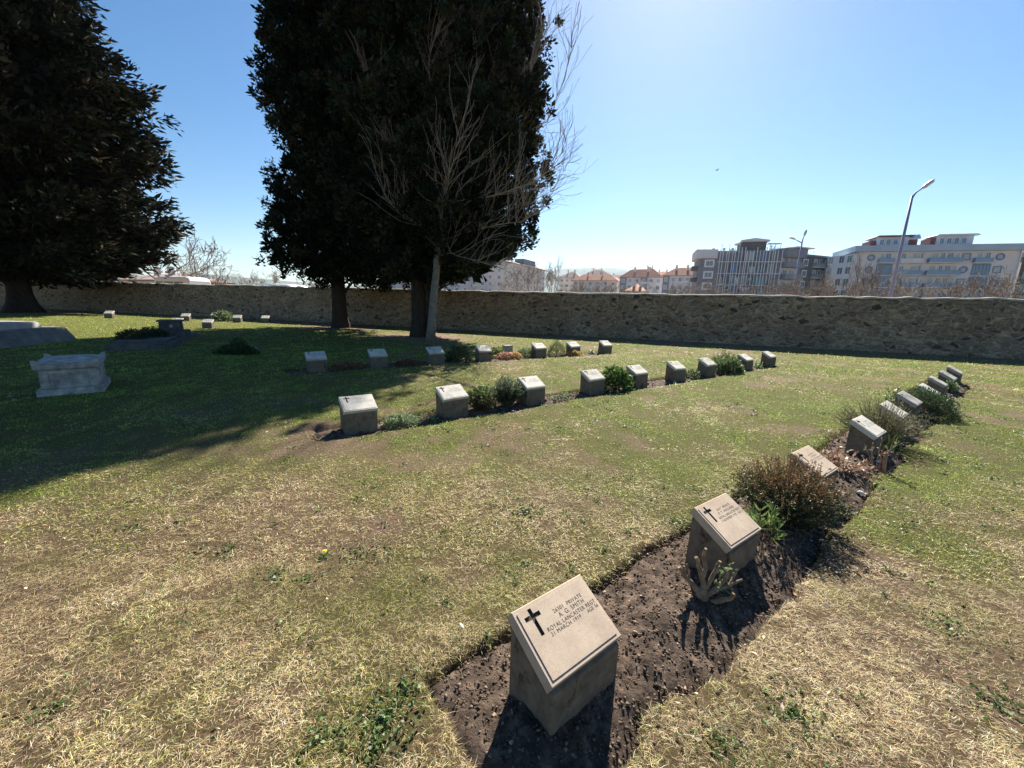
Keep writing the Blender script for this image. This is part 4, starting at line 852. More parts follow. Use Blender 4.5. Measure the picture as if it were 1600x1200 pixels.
def main_bare_tree():
    Y0 = 16.16; rs = np.random.RandomState(22); base = np.array([*at(672, 533), 0.])
    t = thing('bare_tree', 'slender leafless tree standing in front of the right cypress', 'tree', tuple(base))
    def P(x, y, dy=0.): return onY(x, y, base[1]+dy)-base
    trunk = [P(672, 533), P(675, 500), P(678, 462), P(682, 420), P(685, 385), P(688, 350)]; trunk[0] = np.array([0, 0, -.1])
    b = MB(); b.tube(trunk, [.21, .165, .15, .14, .135, .12], 12); b.build('trunk', M['bark_pale'], t, True)
    limbs = [([P(688, 350), P(696, 300), P(703, 240), P(710, 170), P(713, 90), P(720, 0), P(722, -60)], .085, 13),
             ([P(690, 375), P(715, 368, -.1), P(750, 358, -.3), P(785, 350, -.4), P(815, 347, -.5), P(845, 330, -.6)], .055, 11),
             ([P(689, 352), P(705, 332, -.2), P(740, 310, -.5), P(790, 300, -.8), P(835, 285, -1), P(862, 262, -1.1), P(885, 225, -1.2)], .06, 14),
             ([P(692, 335), P(715, 300, .3), P(745, 275, .5), P(790, 240, .8), P(825, 205, 1), P(855, 190, 1.1), P(880, 130, 1.2), P(893, 75, 1.2)], .055, 15),
             ([P(702, 245), P(725, 205, .2), P(765, 175, .4), P(800, 145, .6), P(830, 110, .7), P(848, 60, .8)], .045, 12),
             ([P(704, 225), P(722, 165, -.2), P(738, 90, -.3), P(748, 20, -.4)], .035, 8),
             ([P(688, 352), P(665, 325, -.2), P(640, 290, -.4), P(618, 250, -.5), P(602, 205, -.6), P(585, 150, -.6)], .05, 20),
             ([P(686, 350), P(662, 335, .4), P(632, 300, .8), P(600, 240, 1), P(575, 150, 1)], .045, 16),
             ([P(694, 310), P(680, 260, -.5), P(676, 200, -.7), P(672, 130, -.8), P(668, 60, -.9)], .035, 9),
             ([P(689, 350), P(712, 345, .7), P(760, 335, 1.3), P(815, 322, 1.8), P(860, 300, 2.1), P(890, 250, 2.2)], .045, 11),
             ([P(684, 400), P(705, 395, -.8), P(735, 405, -1.2), P(770, 415, -1.5)], .025, 6),
             ([P(688, 352), P(690, 330, -1), P(700, 290, -1.8), P(712, 230, -2.3), P(730, 170, -2.6)], .04, 9),
             ([P(712, 100), P(700, 60, .1), P(692, 10, .1)], .025, 5), ([P(686, 365), P(655, 352, -.6), P(622, 330, -1), P(600, 300, -1.2)], .03, 6)]
    for pts, r, nt_ in limbs:
        # smooth polyline, wiggle, and side shoots that turn up
        segs = []; pp = [np.array(pts[0])]
        for a, c in zip(pts[:-1], pts[1:]):
            for k in (1, 2, 3): q = a+(c-a)*k/3; pp.append(q+(rs.randn(3)*.025 if k < 3 else 0))
        n_ = len(pp)
        for i in range(n_-1): segs.append((*pp[i], *pp[i+1], max(.010, r*.66*(1-.82*i/(n_-1))), max(.009, r*.66*(1-.82*(i+1)/(n_-1)))))
        for k in range(int(nt_*3.4)):
            i = rs.randint(max(1, int(n_*.18)), n_); d = unit(pp[min(i, n_-1)]-pp[i-1]); dd = unit(d*.7+unit(rs.randn(3))*.75+[0, 0, .55]); L = rs.uniform(.7, 1.6)*(1.25-.5*i/n_)
            grow(segs, pp[i], dd, L,  .011, 1, rs, up=.3, nb=(2, 4), minr=.005, wob=.13, ang=.6, shrink=.6)
        tubes_np('limb', segs, M['twig'], t, 5)
main_bare_tree()
def bare_proto(seed, H, r, spread, depth=4, up=.3, minr=.014, nb=(3, 5), lowfork=.25):
    rs = np.random.RandomState(seed); segs = []; p = np.array([0, 0, -.1]); top = H*lowfork
    segs.append((0, 0, -.1, .05*H*.1, 0, top, r*1.2, r))
    for k in range(rs.randint(4, 6)):
        a = k*6.28/4.5+rs.rand()*.5; d = np.array([math.cos(a)*spread, math.sin(a)*spread, 1.0]); d /= np.linalg.norm(d)
        grow(segs, np.array([.05*H*.1, 0, top]), d, H*.42, r*.6, depth-1, rs, up, nb, minr, .12, .62, .8)
    return segs
# ------------------------------------------------------------------ PART4
def simple(name, c, rough=.6, metallic=0, spec=.4):
    mt, nt, n, l, p = newmat(name); p.inputs['Base Color'].default_value = (*c, 1); p.inputs['Roughness'].default_value = rough; p.inputs['Metallic'].default_value = metallic; p.inputs['Specular IOR Level'].default_value = spec; return mt
BT = [bare_proto(201, 5.5, .12, 1.3, 5, minr=.016, nb=(3, 4)), bare_proto(202, 6.2, .14, 1.0, 5, minr=.016, nb=(3, 4)), bare_proto(203, 5.0, .10, 1.6, 5, minr=.016, nb=(3, 4)), bare_proto(204, 9, .16, .28, 4, up=.9, lowfork=.2, minr=.016)]
BT_mesh = {}
BTH = [np.percentile(np.array(g)[:, 5], 99) for g in BT]
def bg_tree(px, Y, top_px, k, label, rz=0, grp='bare trees beyond the wall'):
    p = onY(px, 470, Y); top = onY(px, top_px, Y)[2]; s = top/BTH[k]
    r = thing('bare_tree', label, 'tree', (p[0], Y, 0), rz, grp)
    if k not in BT_mesh:
        sg = BT[k]; tr = [g for g in sg if g[6] > .05]; br = [g for g in sg if g[6] <= .05]
        a = tubes_np('trunk', tr, M['twig_far'], r, 6); b = tubes_np('branches', br, M['twig_far'], r, 3); BT_mesh[k] = (a.data, b.data)
    else: link('trunk', BT_mesh[k][0], r); link('branches', BT_mesh[k][1], r)
    r.scale = (s, s, s); return r
for a in [(262, 46, 352, 0, 'wide spreading leafless tree above the wall between the big conifer and the cypresses'), (178, 44, 408, 1, 'leafless tree with curved trunk under the conifer skirts, behind the wall'), (318, 52, 402, 2, 'smaller pale leafless tree right of the thin pole, behind the wall'),
          (128, 55, 415, 2, 'low leafless tree seen below the conifer crown left of the curved trunk'), (384, 70, 430, 2, 'small brown leafless bushy tree left of the second van'), (422, 75, 421, 0, 'pale leafless tree behind the second van roof'), (340, 62, 418, 1, 'faint leafless tree between the two van roofs'), (500, 50, 428, 2, 'leafless tree glimpsed left of the left cypress trunk'),
          (832, 95, 412, 0, 'rounded leafless tree at the right end of the beige block'), (862, 105, 403, 3, 'tall thin poplar like leafless tree'), (885, 100, 436, 1, 'low leafless tree just right of the poplar'), (912, 90, 438, 2, 'low reddish leafless tree left of the orange roofs'), (945, 85, 440, 0, 'leafless tree in front of the left orange roof'), (985, 95, 446, 2, 'low leafless tree below the middle orange roofs'),
          (1022, 90, 443, 1, 'low leafless tree below the right orange roofs'), (1062, 60, 440, 0, 'leafless tree left of the grey finned building foot'), (1105, 55, 436, 2, 'leafless tree under the white framed windows of the grey building'), (1142, 58, 440, 1, 'leafless tree under the middle of the finned facade'), (1180, 52, 441, 0, 'leafless tree under the right half of the finned facade'),
          (1222, 50, 432, 2, 'leafless tree immediately left of the shorter lamp post foot'), (1268, 46, 430, 0, 'leafless tree right of the shorter lamp post'), (1300, 48, 425, 1, 'leafless tree at the gap before the white building'), (1345, 44, 398, 3, 'tall leafless tree with long upright shoots before the white building'), (1378, 46, 428, 2, 'leafless tree left of the tall lamp post foot'),
          (1432, 45, 442, 1, 'leafless tree right of the tall lamp post'), (1470, 47, 436, 0, 'leafless tree below the long balconies of the white building'), (1515, 44, 430, 2, 'leafless tree below the right glass bay of the white building'), (1560, 42, 426, 0, 'leafless tree at the right end of the white building'), (1596, 40, 424, 1, 'leafless tree at the right edge of the picture'),
          (1245, 62, 440, 1, 'leafless tree behind the shorter lamp post'), (1080, 70, 444, 1, 'small leafless tree at the left corner of the grey building'), (1400, 60, 440, 0, 'leafless tree behind the tall lamp post'), (1330, 62, 436, 2, 'leafless tree before the glazed stair of the white building'), (800, 100, 432, 2, 'leafless tree in front of the beige block'), (968, 75, 448, 0, 'lowest leafless tree before the middle houses')]:
    bg_tree(*a, rz=(a[0]*.37) % 6.28)

# ------------------------------------------------------------------ street lamps and pole
M['pole'] = mat_noise('pole_paint', (0.25, 0.24, 0.32), (0.34, 0.33, 0.42), 3, .5, 0, metallic=.3)
M['lampglass'] = simple('lamp_glass', (.75, .74, .7), .3); M['lamphead'] = simple('lamp_head', (.55, .55, .55), .5, .3)
def street_lamp(label, base, bend, head, r, second=None):
    t = thing('street_lamp', label, 'street lamp', (base[0], base[1], 0), 0, 'street lamps beyond the wall'); B = np.array([base[0], base[1], 0])
    b = MB(); d = np.array(bend)-B; b.tube([(0, 0, -.1), (0, 0, .9), tuple(d*.5+[0, 0, .0]), tuple(d)], [r*1.7, r*1.5, r*1.15, r*.8], 10); b.build('post', M['pole'], t, True)
    h = np.array(head)-B; b = MB(); b.tube([tuple(d-[0, 0, .15]), tuple(d+(h-d)*.3+[0, 0, .04]), tuple(h)], [r*.75, r*.65, r*.5], 8)
    if second is not None: h2 = np.array(second)-B; b.tube([tuple(d-[0, 0, .2]), tuple(h2)], [r*.7, r*.5], 8)
    b.build('arm', M['pole'], t, True)
    for hh in ([h] if second is None else [h, h2]):
        u = unit((hh-d)[None])[0]; bm = bmesh.new(); bmesh.ops.create_uvsphere(bm, u_segments=12, v_segments=8, radius=1)
        for v in bm.verts: v.co = Vector((v.co.x*.42, v.co.y*.17, v.co.z*(.13 if v.co.z > 0 else .07)))
        me = bpy.data.meshes.new('lamp_head'); bm.to_mesh(me); bm.free(); me.materials.append(M['lamphead']); o = link('lamp_head', me, t)
        o.location = tuple(hh+u*.3); o.rotation_euler = (0, -math.atan2(u[2], math.hypot(u[0], u[1])), math.atan2(u[1], u[0]))
        b = MB(); b.frustum((-.26, -.11, .26, .11), (-.3, -.13, .3, .13), -.1, -.05); g = b.build('lens', M['lampglass'], o)
p1 = onY(1396, 463, 28); p2 = onY(1425.7, 305.7, 28); p3 = onY(1440, 294, 28)
street_lamp('tall purple grey street lamp in front of the white building', (p2[0]-.02, 28), (p2[0], 28, p2[2]), (p3[0], 27.9, p3[2]), .085)
p2 = onY(1253.5, 377, 52); p3 = onY(1255.5, 368, 52); p4 = onY(1249, 372.5, 52)
street_lamp('shorter looking, farther street lamp with two heads beside the grey building', (p2[0], 52), (p2[0], 52, p2[2]), (p3[0]+.1, 52, p3[2]), .10, (p4[0]-.15, 52.6, p4[2]))
p5 = onY(1440, 392, 60)
p5 = onY(303, 398, 50); b = MB(); b.tube([(0, 0, 0), (0, 0, p5[2]*.6), (-.05, 0, p5[2])], [.11, .09, .06], 8); b.tube([(-.6, 0, p5[2]-.5), (.6, 0, p5[2]-.5)], .03, 5)
o = b.build('utility_pole', M['pole'], smooth=True); o.location = (p5[0], 50, 0); tag(o, 'thin grey pole standing in front of the spreading leafless tree', 'pole')

# ------------------------------------------------------------------ vans behind the wall
M['van'] = simple('van_paint', (.78, .79, .8), .3); M['glass'] = simple('dark_glass', (.02, .025, .03), .08, 0, .8); M['tyre'] = simple('tyre', (.02, .02, .02), .9); M['rim'] = simple('rim', (.5, .5, .5), .4, .6); M['lamp_lens'] = simple('headlight_lens', (.7, .7, .72), .15); M['black'] = simple('black_trim', (.03, .03, .03), .6)
def van(label, x0, Y, L, H, rz, flip=1):
    t = thing('parked_van', label, 'van', (x0, Y, 0), rz, 'white vans parked behind the wall')
    W = 1.95; prof = [(0, .35), (0, 1.0), (.12, 1.25), (.85, 1.4), (1.45, H-.35), (1.75, H-.08), (2.1, H), (L-.5, H), (L-.12, H-.1), (L, H-.35), (L, .35)]
    b = MB(); n = len(prof); vs = []
    for yy, k in ((0, .93), (.12, 1), (W-.12, 1), (W, .93)):
        vs += [(L/2+(p[0]-L/2)*(k if 0 else 1), yy, .35+(p[1]-.35)*(1 if k == 1 else .965)) for p in prof]
    fs = [tuple(range(n-1, -1, -1)), tuple(3*n+i for i in range(n))]
    for r in range(3):
        for i in range(n): fs.append((r*n+i, r*n+(i+1) % n, (r+1)*n+(i+1) % n, (r+1)*n+i))
    b.add(vs, fs); o = b.build('body', M['van'], t); bv = o.modifiers.new('b', 'BEVEL'); bv.width = .05; bv.segments = 2; bv.limit_method = 'ANGLE'
    for k, (a, c) in enumerate(((1.7, 2.5), (2.65, 3.7), (3.85, min(L-.25, 4.9)))):
        b = MB(); b.box(a, -.012, 1.45, c, .0, H-.45); b.build('side_window', M['glass'], t); b = MB(); b.box(a, W, 1.45, c, W+.012, H-.45); b.build('side_window', M['glass'], t)
    b = MB(); b.add([(.93, .18, 1.46), (.93, W-.18, 1.46), (1.42, W-.22, H-.42), (1.42, .22, H-.42)], [(0, 1, 2, 3)]); b.v = [(v[0]-.03, v[1], v[2]+.02) for v in b.v]; b.build('windscreen', M['glass'], t)
    for yy in (.12, W-.42): b = MB(); b.box(-.03, yy, .8, .0, yy+.3, 1.0); b.build('headlight', M['lamp_lens'], t)
    b = MB(); b.box(-.08, .05, .35, -.005, W-.05, .6); b.build('bumper', M['black'], t)
    for xx in (.95, L-1.05):
        for yy in (.0, W-.22):
            b = MB(); b.tube([(xx, yy-.01, .34), (xx, yy+.23, .34)], .34, 18); w = b.build('wheel', M['tyre'], t, False); b = MB(); ye = yy-.02 if yy < 1 else yy+.235; b.tube([(xx, ye, .34), (xx, ye+.008, .34)], .2, 14); b.build('rim', M['rim'], w)
    for k in range(3): b = MB(); b.box(2.4+k*.8, .25, H+.002, 2.46+k*.8, W-.25, H+.04); b.build('roof_rib', M['van'], t)
wa = math.atan2(-.27, 1)
pv = onY(215, 446, 37.0); van('white van with raised roof, left of the two seen above the wall', pv[0]+.3, 37.2, 5.6, 2.92, wa)
pv = onY(386, 450, 33.0); van('lower white van roof seen above the wall beside the left cypress', pv[0], 33.2, 4.2, 2.44, wa)

# ------------------------------------------------------------------ hills
def hills():
    V = []; xs_ = np.linspace(-5200, 6500, 240); prof = np.interp(xs_, [-5200, -3000, -2200, -900, -300, 150, 420, 700, 1000, 1400, 1800, 2600, 4200, 6500], [40, 130, 95, 60, 110, 175, 238, 255, 262, 225, 190, 160, 120, 60])
    prof = 1.28*prof*(.97+.08*fbm(xs_, xs_*0, 260, 5))
    for Y, k in ((2600, -.02), (3100, .35), (3600, .75), (4000, 1), (4500, .8), (5600, -.02)):
        V.append(np.stack([xs_, Y+0*xs_+120*(fbm(xs_, xs_*0+Y, 500, 8)-.5), prof*k*(1 if k > .9 else .85+.3*fbm(xs_, xs_*0+Y, 300, 9))], -1))
    V = np.array(V); n1, n2 = V.shape[:2]; ii = np.arange(n1*n2).reshape(n1, n2); q = np.stack([ii[:-1, :-1], ii[:-1, 1:], ii[1:, 1:], ii[1:, :-1]], -1).reshape(-1, 4)
    mt = mat_noise('hill_forest', (.05, .07, .045), (.12, .13, .085), .004, 1, 0); o = np_mesh('hills', V, q, mat=mt, smooth=True); tag(o, kind='structure')
hills()

# ------------------------------------------------------------------ buildings
M['frame_w'] = simple('white_frame', (.7, .7, .7), .5); M['frame_b'] = simple('blue_frame', (.14, .2, .33), .5); M['frame_d'] = simple('dark_frame', (.06, .06, .07), .5)
mt, nt, n, l, p = newmat('window_glass'); p.inputs['Base Color'].default_value = (.10, .14, .19, 1); p.inputs['Roughness'].default_value = .12; p.inputs['Specular IOR Level'].default_value = .9; M['pane'] = mt
M['pane_b'] = simple('blue_glass', (.06, .13, .24), .12, 0, .9); M['rail_b'] = simple('blue_rail_glass', (.16, .25, .38), .2, 0, .7); M['pane_l'] = simple('curtained_glass', (.33, .38, .40), .25, 0, .7)
M['w_white'] = mat_noise('render_white', (.60, .58, .55), (.72, .69, .65), .4, .9, 0); M['w_beige'] = mat_noise('render_beige', (.62, .57, .49), (.74, .69, .61), .4, .9, 0)
M['w_grey'] = mat_noise('cladding_grey', (.18, .19, .22), (.27, .285, .32), .5, .8, 0); M['w_brown'] = mat_noise('cladding_brown', (.13, .115, .11), (.18, .165, .155), .5, .8, 0); M['w_light'] = mat_noise('panel_light', (.55, .57, .6), (.68, .69, .7), .5, .8, 0)
M['roof_blue'] = mat_noise('roof_fascia_blue', (.32, .42, .5), (.42, .52, .6), .5, .6, 0); M['tile'] = mat_noise('roof_tile', (.42, .19, .12), (.58, .29, .19), .8, .9, 0); M['tile_d'] = mat_noise('roof_tile_dark', (.28, .19, .17), (.36, .26, .23), .8, .9, 0)
M['maroon'] = simple('maroon_wall', (.16, .05, .05), .7); M['teal'] = simple('teal_glass', (.08, .2, .2), .15, 0, .8); M['panel_r'] = simple('red_panel', (.4, .06, .05), .6); M['panel_y'] = simple('yellow_panel', (.5, .42, .12), .6); M['panel_t'] = simple('turquoise_panel', (.12, .33, .4), .6); M['panel_bl'] = simple('blue_panel', (.1, .22, .42), .6)
SH = {}
def shared(name, key, mk, mat, parent, loc):
    if key not in SH:
        b = MB(); mk(b); o = b.build(name, mat, parent); SH[key] = o.data
    else: o = link(name, SH[key], parent)
    o.location = loc; return o
def window(t, x, z, w, h, fm='frame_w', gm='pane', fr=.12, mull=1):
    w = round(w, 2); h = round(h, 2)
    def mk(b):
        b.box(0, -.10, 0, w, -.002, fr); b.box(0, -.10, h-fr, w, -.002, h); b.box(0, -.10, fr, fr, -.002, h-fr); b.box(w-fr, -.10, fr, w, -.002, h-fr)
        for k in range(mull): xx = w*(k+1)/(mull+1); b.box(xx-.03, -.085, fr, xx+.03, -.055, h-fr)
    f = shared('window', ('f', w, h, fm, fr, mull), mk, M[fm], t, (x, 0, z))
    shared('pane', ('p', w, h, gm, fr), lambda b: b.box(fr*.9, -.05, fr*.9, w-fr*.9, -.004, h-fr*.9), M[gm], f, (0, 0, 0)); return f
def balcony(t, x, z, w, d=1.2, rail='rail_b', slab='w_white', rh=1.0):
    o = shared('balcony', ('b', round(w, 2), d, slab), lambda b: b.box(0, -d, -.2, w, -.003, 0), M[slab], t, (x, 0, z))
    shared('railing', ('r', round(w, 2), d, rail, rh), lambda b: (b.box(.02, -d+.02, .002, w-.02, -d+.06, rh), b.box(.02, -d+.061, .002, .06, -.004, rh), b.box(w-.06, -d+.061, .002, w-.02, -.004, rh)), M[rail], o, (0, 0, 0)); return o
def frame(name, label, pxA, YA, pxB, YB, grp='apartment buildings beyond the wall'):
    A = onY(pxA, 470, YA); B = onY(pxB, 470, YB); W = math.hypot(B[0]-A[0], YB-YA)
    t = thing(name, label, 'building', (A[0], YA, 0), math.atan2(YB-YA, B[0]-A[0]), grp); return t, W
def hip(t, W, D, z, hh, mat, ov=.5, name='roof'):
    b = MB(); r = min(D/2, W/2)*.95
    b.add([(-ov, -ov, z), (W+ov, -ov, z), (W+ov, D+ov, z), (-ov, D+ov, z), (r, D/2, z+hh), (W-r, D/2, z+hh), (-ov, -ov, z-.2), (W+ov, -ov, z-.2), (W+ov, D+ov, z-.2), (-ov, D+ov, z-.2)],
          [(0, 1, 5, 4), (1, 2, 5), (2, 3, 4, 5), (3, 0, 4), (6, 7, 1, 0), (7, 8, 2, 1), (8, 9, 3, 2), (9, 6, 0, 3), (9, 8, 7, 6)])
    o = b.build(name, M[mat], t); 
    for cx in (W*.3, W*.62): c = MB(); c.box(cx, D*.3, z+hh*.35, cx+.7, D*.3+.7, z+hh+.9); c.build('chimney', M['w_beige'], o)
    return o
# white building with blue roof band
t, W = frame('apartment_building', 'long white apartment block with blue roof band, blue glass bays and round ornaments', 1327, 112, 1576, 101)
H = 17.0; FH = 3.05; b = MB(); b.box(0, 0, 0, W, 14, H); b.build('wall', M['w_white'], t)
b = MB(); b.box(-1.2, -1.0, H+.003, W+1.5, 15, H+1.5); b.build('roof_band', M['roof_blue'], t)
rows = [H-FH*(k+1)+.3 for k in range(5)]
for k, z in enumerate(rows):
    f_ = W/1220.
    if z < .5: continue
    if k == 0: window(t, 180*f_, z+.3, 1.0, 2.1, 'frame_w', 'pane_l'); window(t, 225*f_, z+.3, 1.2, 2.1, 'frame_w', 'pane_b'); balcony(t, 168*f_, z, 3.1, 1.1)
    else: window(t, 168*f_, z, 3.3, 2.7, 'frame_b', 'pane_b', .16, 4)
    for xx, w_, gm in ((350, 1.0, 'pane'), (440, 1.5, 'pane_l'), (480, 1.0, 'pane')): window(t, xx*f_, z+.25, w_, 2.1, 'frame_w', gm, .1, 1)
    balcony(t, 335*f_, z, 190*f_, 1.0, 'rail_b' if k else 'w_white')
    for xx, w_, gm in ((580, 1.4, 'pane_l'), (650, .9, 'pane_b'), (700, 1.2, 'pane'), (760, .8, 'pane_l')): window(t, xx*f_, z+.25, w_, 2.1, 'frame_w', gm, .1, 1)
    balcony(t, 555*f_, z, 250*f_, 1.2, 'rail_b')
    if k in (1, 2): window(t, 900*f_, z, 3.4, 2.7, 'frame_b', 'pane_b', .16, 4)
    else: window(t, 915*f_, z+.3, 1.0, 2.1, 'frame_w', 'pane_l'); window(t, 975*f_, z+.3, 1.0, 2.1, 'frame_w', 'pane_b'); balcony(t, 890*f_, z, 3.4, 1.1)
    for xx, round_ in ((110, True), (840, k == 1), (1080, k != 1)):
        b = MB(); r = .85
        if round_:
            ng = 20; ri = .55
            vs = []; fs = []
            for q_ in range(ng):
                a = 2*math.pi*q_/ng
                for (rr, yy) in ((r, -.002), (r, -.14), (ri, -.14), (ri, -.002)): vs.append((rr*math.cos(a), yy, rr*math.sin(a)))
            for q_ in range(ng):
                for j in range(4): fs.append((q_*4+j, q_*4+(j+1) % 4, ((q_+1) % ng)*4+(j+1) % 4, ((q_+1) % ng)*4+j))
            b.add(vs, fs)
            o = b.build('round_window', M['frame_b'], t); c = MB(); c.add([(ri*math.cos(2*math.pi*q_/ng), -.05, ri*math.sin(2*math.pi*q_/ng)) for q_ in range(ng)], [tuple(range(ng))]); c.build('pane', M['pane_l'], o)
            o.location = (xx*f_, 0, z+1.3)
        else: window(t, xx*f_-.8, z+.5, 1.6, 1.7, 'frame_b', 'pane_l', .2, 0)
for xx in (522, 1215): b = MB(); b.tube([(xx*f_, -.2, 0), (xx*f_, -.2, H)], .12, 8); b.build('drainpipe', M['frame_w'], t)
for x0, w_, kind in ((170, 250, 0), (640, 270, 1)):
    b = MB(); b.box(x0*f_, 2.5, H+1.502, (x0+w_)*f_, 8, H+4.0); o = b.build('penthouse', M['w_light'], t)
    b = MB(); b.prism([((x0-30)*f_, H+4.003), ((x0+w_+35)*f_, H+4.003), ((x0+w_+10)*f_, H+4.35), ((x0-5)*f_, H+4.35)], 1.7, 9); b.build('penthouse_roof', M['maroon'] if kind == 0 else M['w_light'], t)
    for j in range(4): w = window(o, (x0+18+j*55)*f_, H+2.0, 1.0, 1.5, 'frame_w', 'pane'); w.location.y = 2.5
b = MB(); b.box(120*f_, 3, H+1.502, 165*f_, 8, H+3.2); b.box(430*f_, 3, H+1.502, 500*f_, 8, H+3.4); b.box(600*f_, 3, H+1.502, 638*f_, 7.5, H+3.6); b.build('roof_hut', M['maroon'], t)
b = MB()
for j in range(3): x0 = (400+j*34)*f_; b.add([(x0, 2.6, H+3.4), (x0+1.3, 2.6, H+3.5), (x0+1.4, 3.8, H+4.7), (x0+.1, 3.8, H+4.6), (x0, 2.66, H+3.33), (x0+1.3, 2.66, H+3.43), (x0+1.4, 3.86, H+4.63), (x0+.1, 3.86, H+4.53)], [(0, 1, 2, 3), (7, 6, 5, 4), (0, 4, 5, 1), (1, 5, 6, 2), (2, 6, 7, 3), (3, 7, 4, 0)])
b.build('solar_panel', M['w_light'], t)
b = MB(); b.add([(0, 0, 0), (-3.8, 6, 0), (-3.8, 6, H-.4), (0, 0, H-.4), (-3.8, 12, 0), (-3.8, 12, H-.4), (0, 12, 0), (0, 12, H-.4)], [(0, 3, 2, 1), (1, 2, 5, 4), (2, 3, 7, 5)]); b.v = [(v[0]-.003, v[1], v[2]) for v in b.v]; b.build('side_wing', M['w_light'], t)
for k in range(5):
    for j, mt_ in ((1.2, 'teal'), (3.4, 'pane'), (6.5, 'pane_l')):
        o = window(t, 0, H-3.05*(k+1)+.5, 1.6, 2.0, 'frame_w', mt_); d_ = np.array([-3.8, 6]); d_ = d_/np.hypot(*d_); o.location = (d_[0]*(j+1.6)-.01, d_[1]*(j+1.6), H-3.05*(k+1)+.5); o.rotation_euler = (0, 0, math.atan2(-d_[1], -d_[0]))
# building at far right edge
t, W = frame('apartment_building', 'brown building with teal glass corner at the right edge', 1580, 108, 1640, 104)
b = MB(); b.box(0, 0, 0, W, 12, 16.5); b.build('wall', M['w_brown'], t); b = MB(); b.box(-.6, -.7, 16.503, W+.5, 12.5, 17.6); b.build('roof_band', M['roof_blue'], t)
for k in range(5):
    z = 16.5-3.05*(k+1)+.4; window(t, .5, z, 1.8, 2.2, 'frame_d', 'teal', .12, 1); window(t, 3.2, z, 2.6, 2.0, 'frame_w', 'pane_l', .14, 1); window(t, 7, z, 2.0, 2.0, 'frame_w', 'pane', .14, 1)
# grey finned building
t, W = frame('apartment_building', 'dark grey modern building with thin vertical fins and coloured panels', 1086, 116, 1212, 110)
H = 16.6; u_ = W/126.; b = MB(); b.box(0, 0, 0, W, 14, H); b.build('wall', M['w_grey'], t)
b = MB(); b.box(-1.2, -.6, H-2.0, 27*u_, 10, H+.35); b.build('corner_panel', M['w_light'], t)
for k in range(5):
    z = H-2.0-3.05*(k+1)+.75
    f = window(t, 8*u_, z, 2.5, 2.0, 'frame_w', 'pane', .38, 1)
for zz in (H-5.0, H-8.1): b = MB(); b.box(-1.6, 1.5, zz, -.003, 5, zz+1.1); b.build('side_balcony', M['w_brown'], t)
rs = random.Random(9)
for i in range(21):
    x = (31+i*4.6+rs.uniform(-1.2, 1.2))*u_; zt = H+rs.choice((0, 0, .3, .8)); b_ = MB(); b_.box(-.09, -.75, 0, .09, -.62, zt); o = b_.build('fin', M['w_light'], t); o.location = (x, 0, 0)
for k in range(5):
    z = H-3.05*(k+1)+.4; b = MB(); b.box(29*u_, -.6, z-.35, 124*u_, -.004, z-.15); b.build('ledge', M['w_light'], t)
    for xx in (34, 52, 68, 78, 92, 106):
        if rs.random() < .85: window(t, xx*u_, z, rs.choice((1.4, 1.8)), 2.1, rs.choice(('frame_d', 'frame_w')), rs.choice(('pane', 'pane', 'pane_l')), .1, 1)
    for _ in range(3):
        xx = rs.uniform(32, 120); pm = rs.choice(('panel_t', 'panel_bl', 'w_light', 'pane_l', 'pane_l', 'w_light', 'panel_r' if k == 0 else 'panel_y' if _ == 2 and k == 1 else 'w_grey')); b = MB(); b.box(0, -.58, 0, rs.uniform(.7, 1.6), -.5, rs.uniform(1.5, 2.4)); o = b.build('panel', M[pm], t); o.location = (xx*u_, 0, z)
b = MB(); b.box(66*u_, 3, H+.003, 104*u_, 9, H+2.6); o = b.build('penthouse', M['w_brown'], t); b = MB(); b.prism([(62*u_, H+2.603), (108*u_, H+2.603), (107*u_, H+3.0), (85*u_, H+3.5), (63*u_, H+3.0)], 2, 10); b.build('penthouse_roof', M['w_light'], t)
b = MB()
for xx in (56, 62, 108, 116, 124): b.box(xx*u_, 2, H+.004, xx*u_+.12, 2.12, H+2.0)
b.box(55*u_, 1.9, H+2.003, 64*u_, 4, H+2.12); b.box(106*u_, 1.9, H+2.003, 125*u_, 4, H+2.12); b.build('pergola', M['w_light'], t)
# stepped balcony end of the grey building
t, W = frame('apartment_building', 'grey corner building with deep balconies right of the finned facade', 1212.5, 109.9, 1240, 111)
b = MB(); b.box(0, .2, 0, W, 13, 16.4); b.build('wall', M['w_light'], t); b = MB(); b.box(-.3, -1.5, 14.8, W+.3, 13, 17.0); b.build('roof_band', M['w_grey'], t)
for k in range(4):
    z = 16.4-3.05*(k+1)-.9; balcony(t, .05+.0*k, z, W-.1, 1.7-.0*k, 'w_grey', 'w_grey', 1.15)
    o = window(t, .5, z+.3, 1.5, 2.1, 'frame_w', 'pane'); o.location.y = .2; o = window(t, 2.6, z+.3, 1.9, 2.1, 'frame_w', 'pane_l'); o.location.y = .2
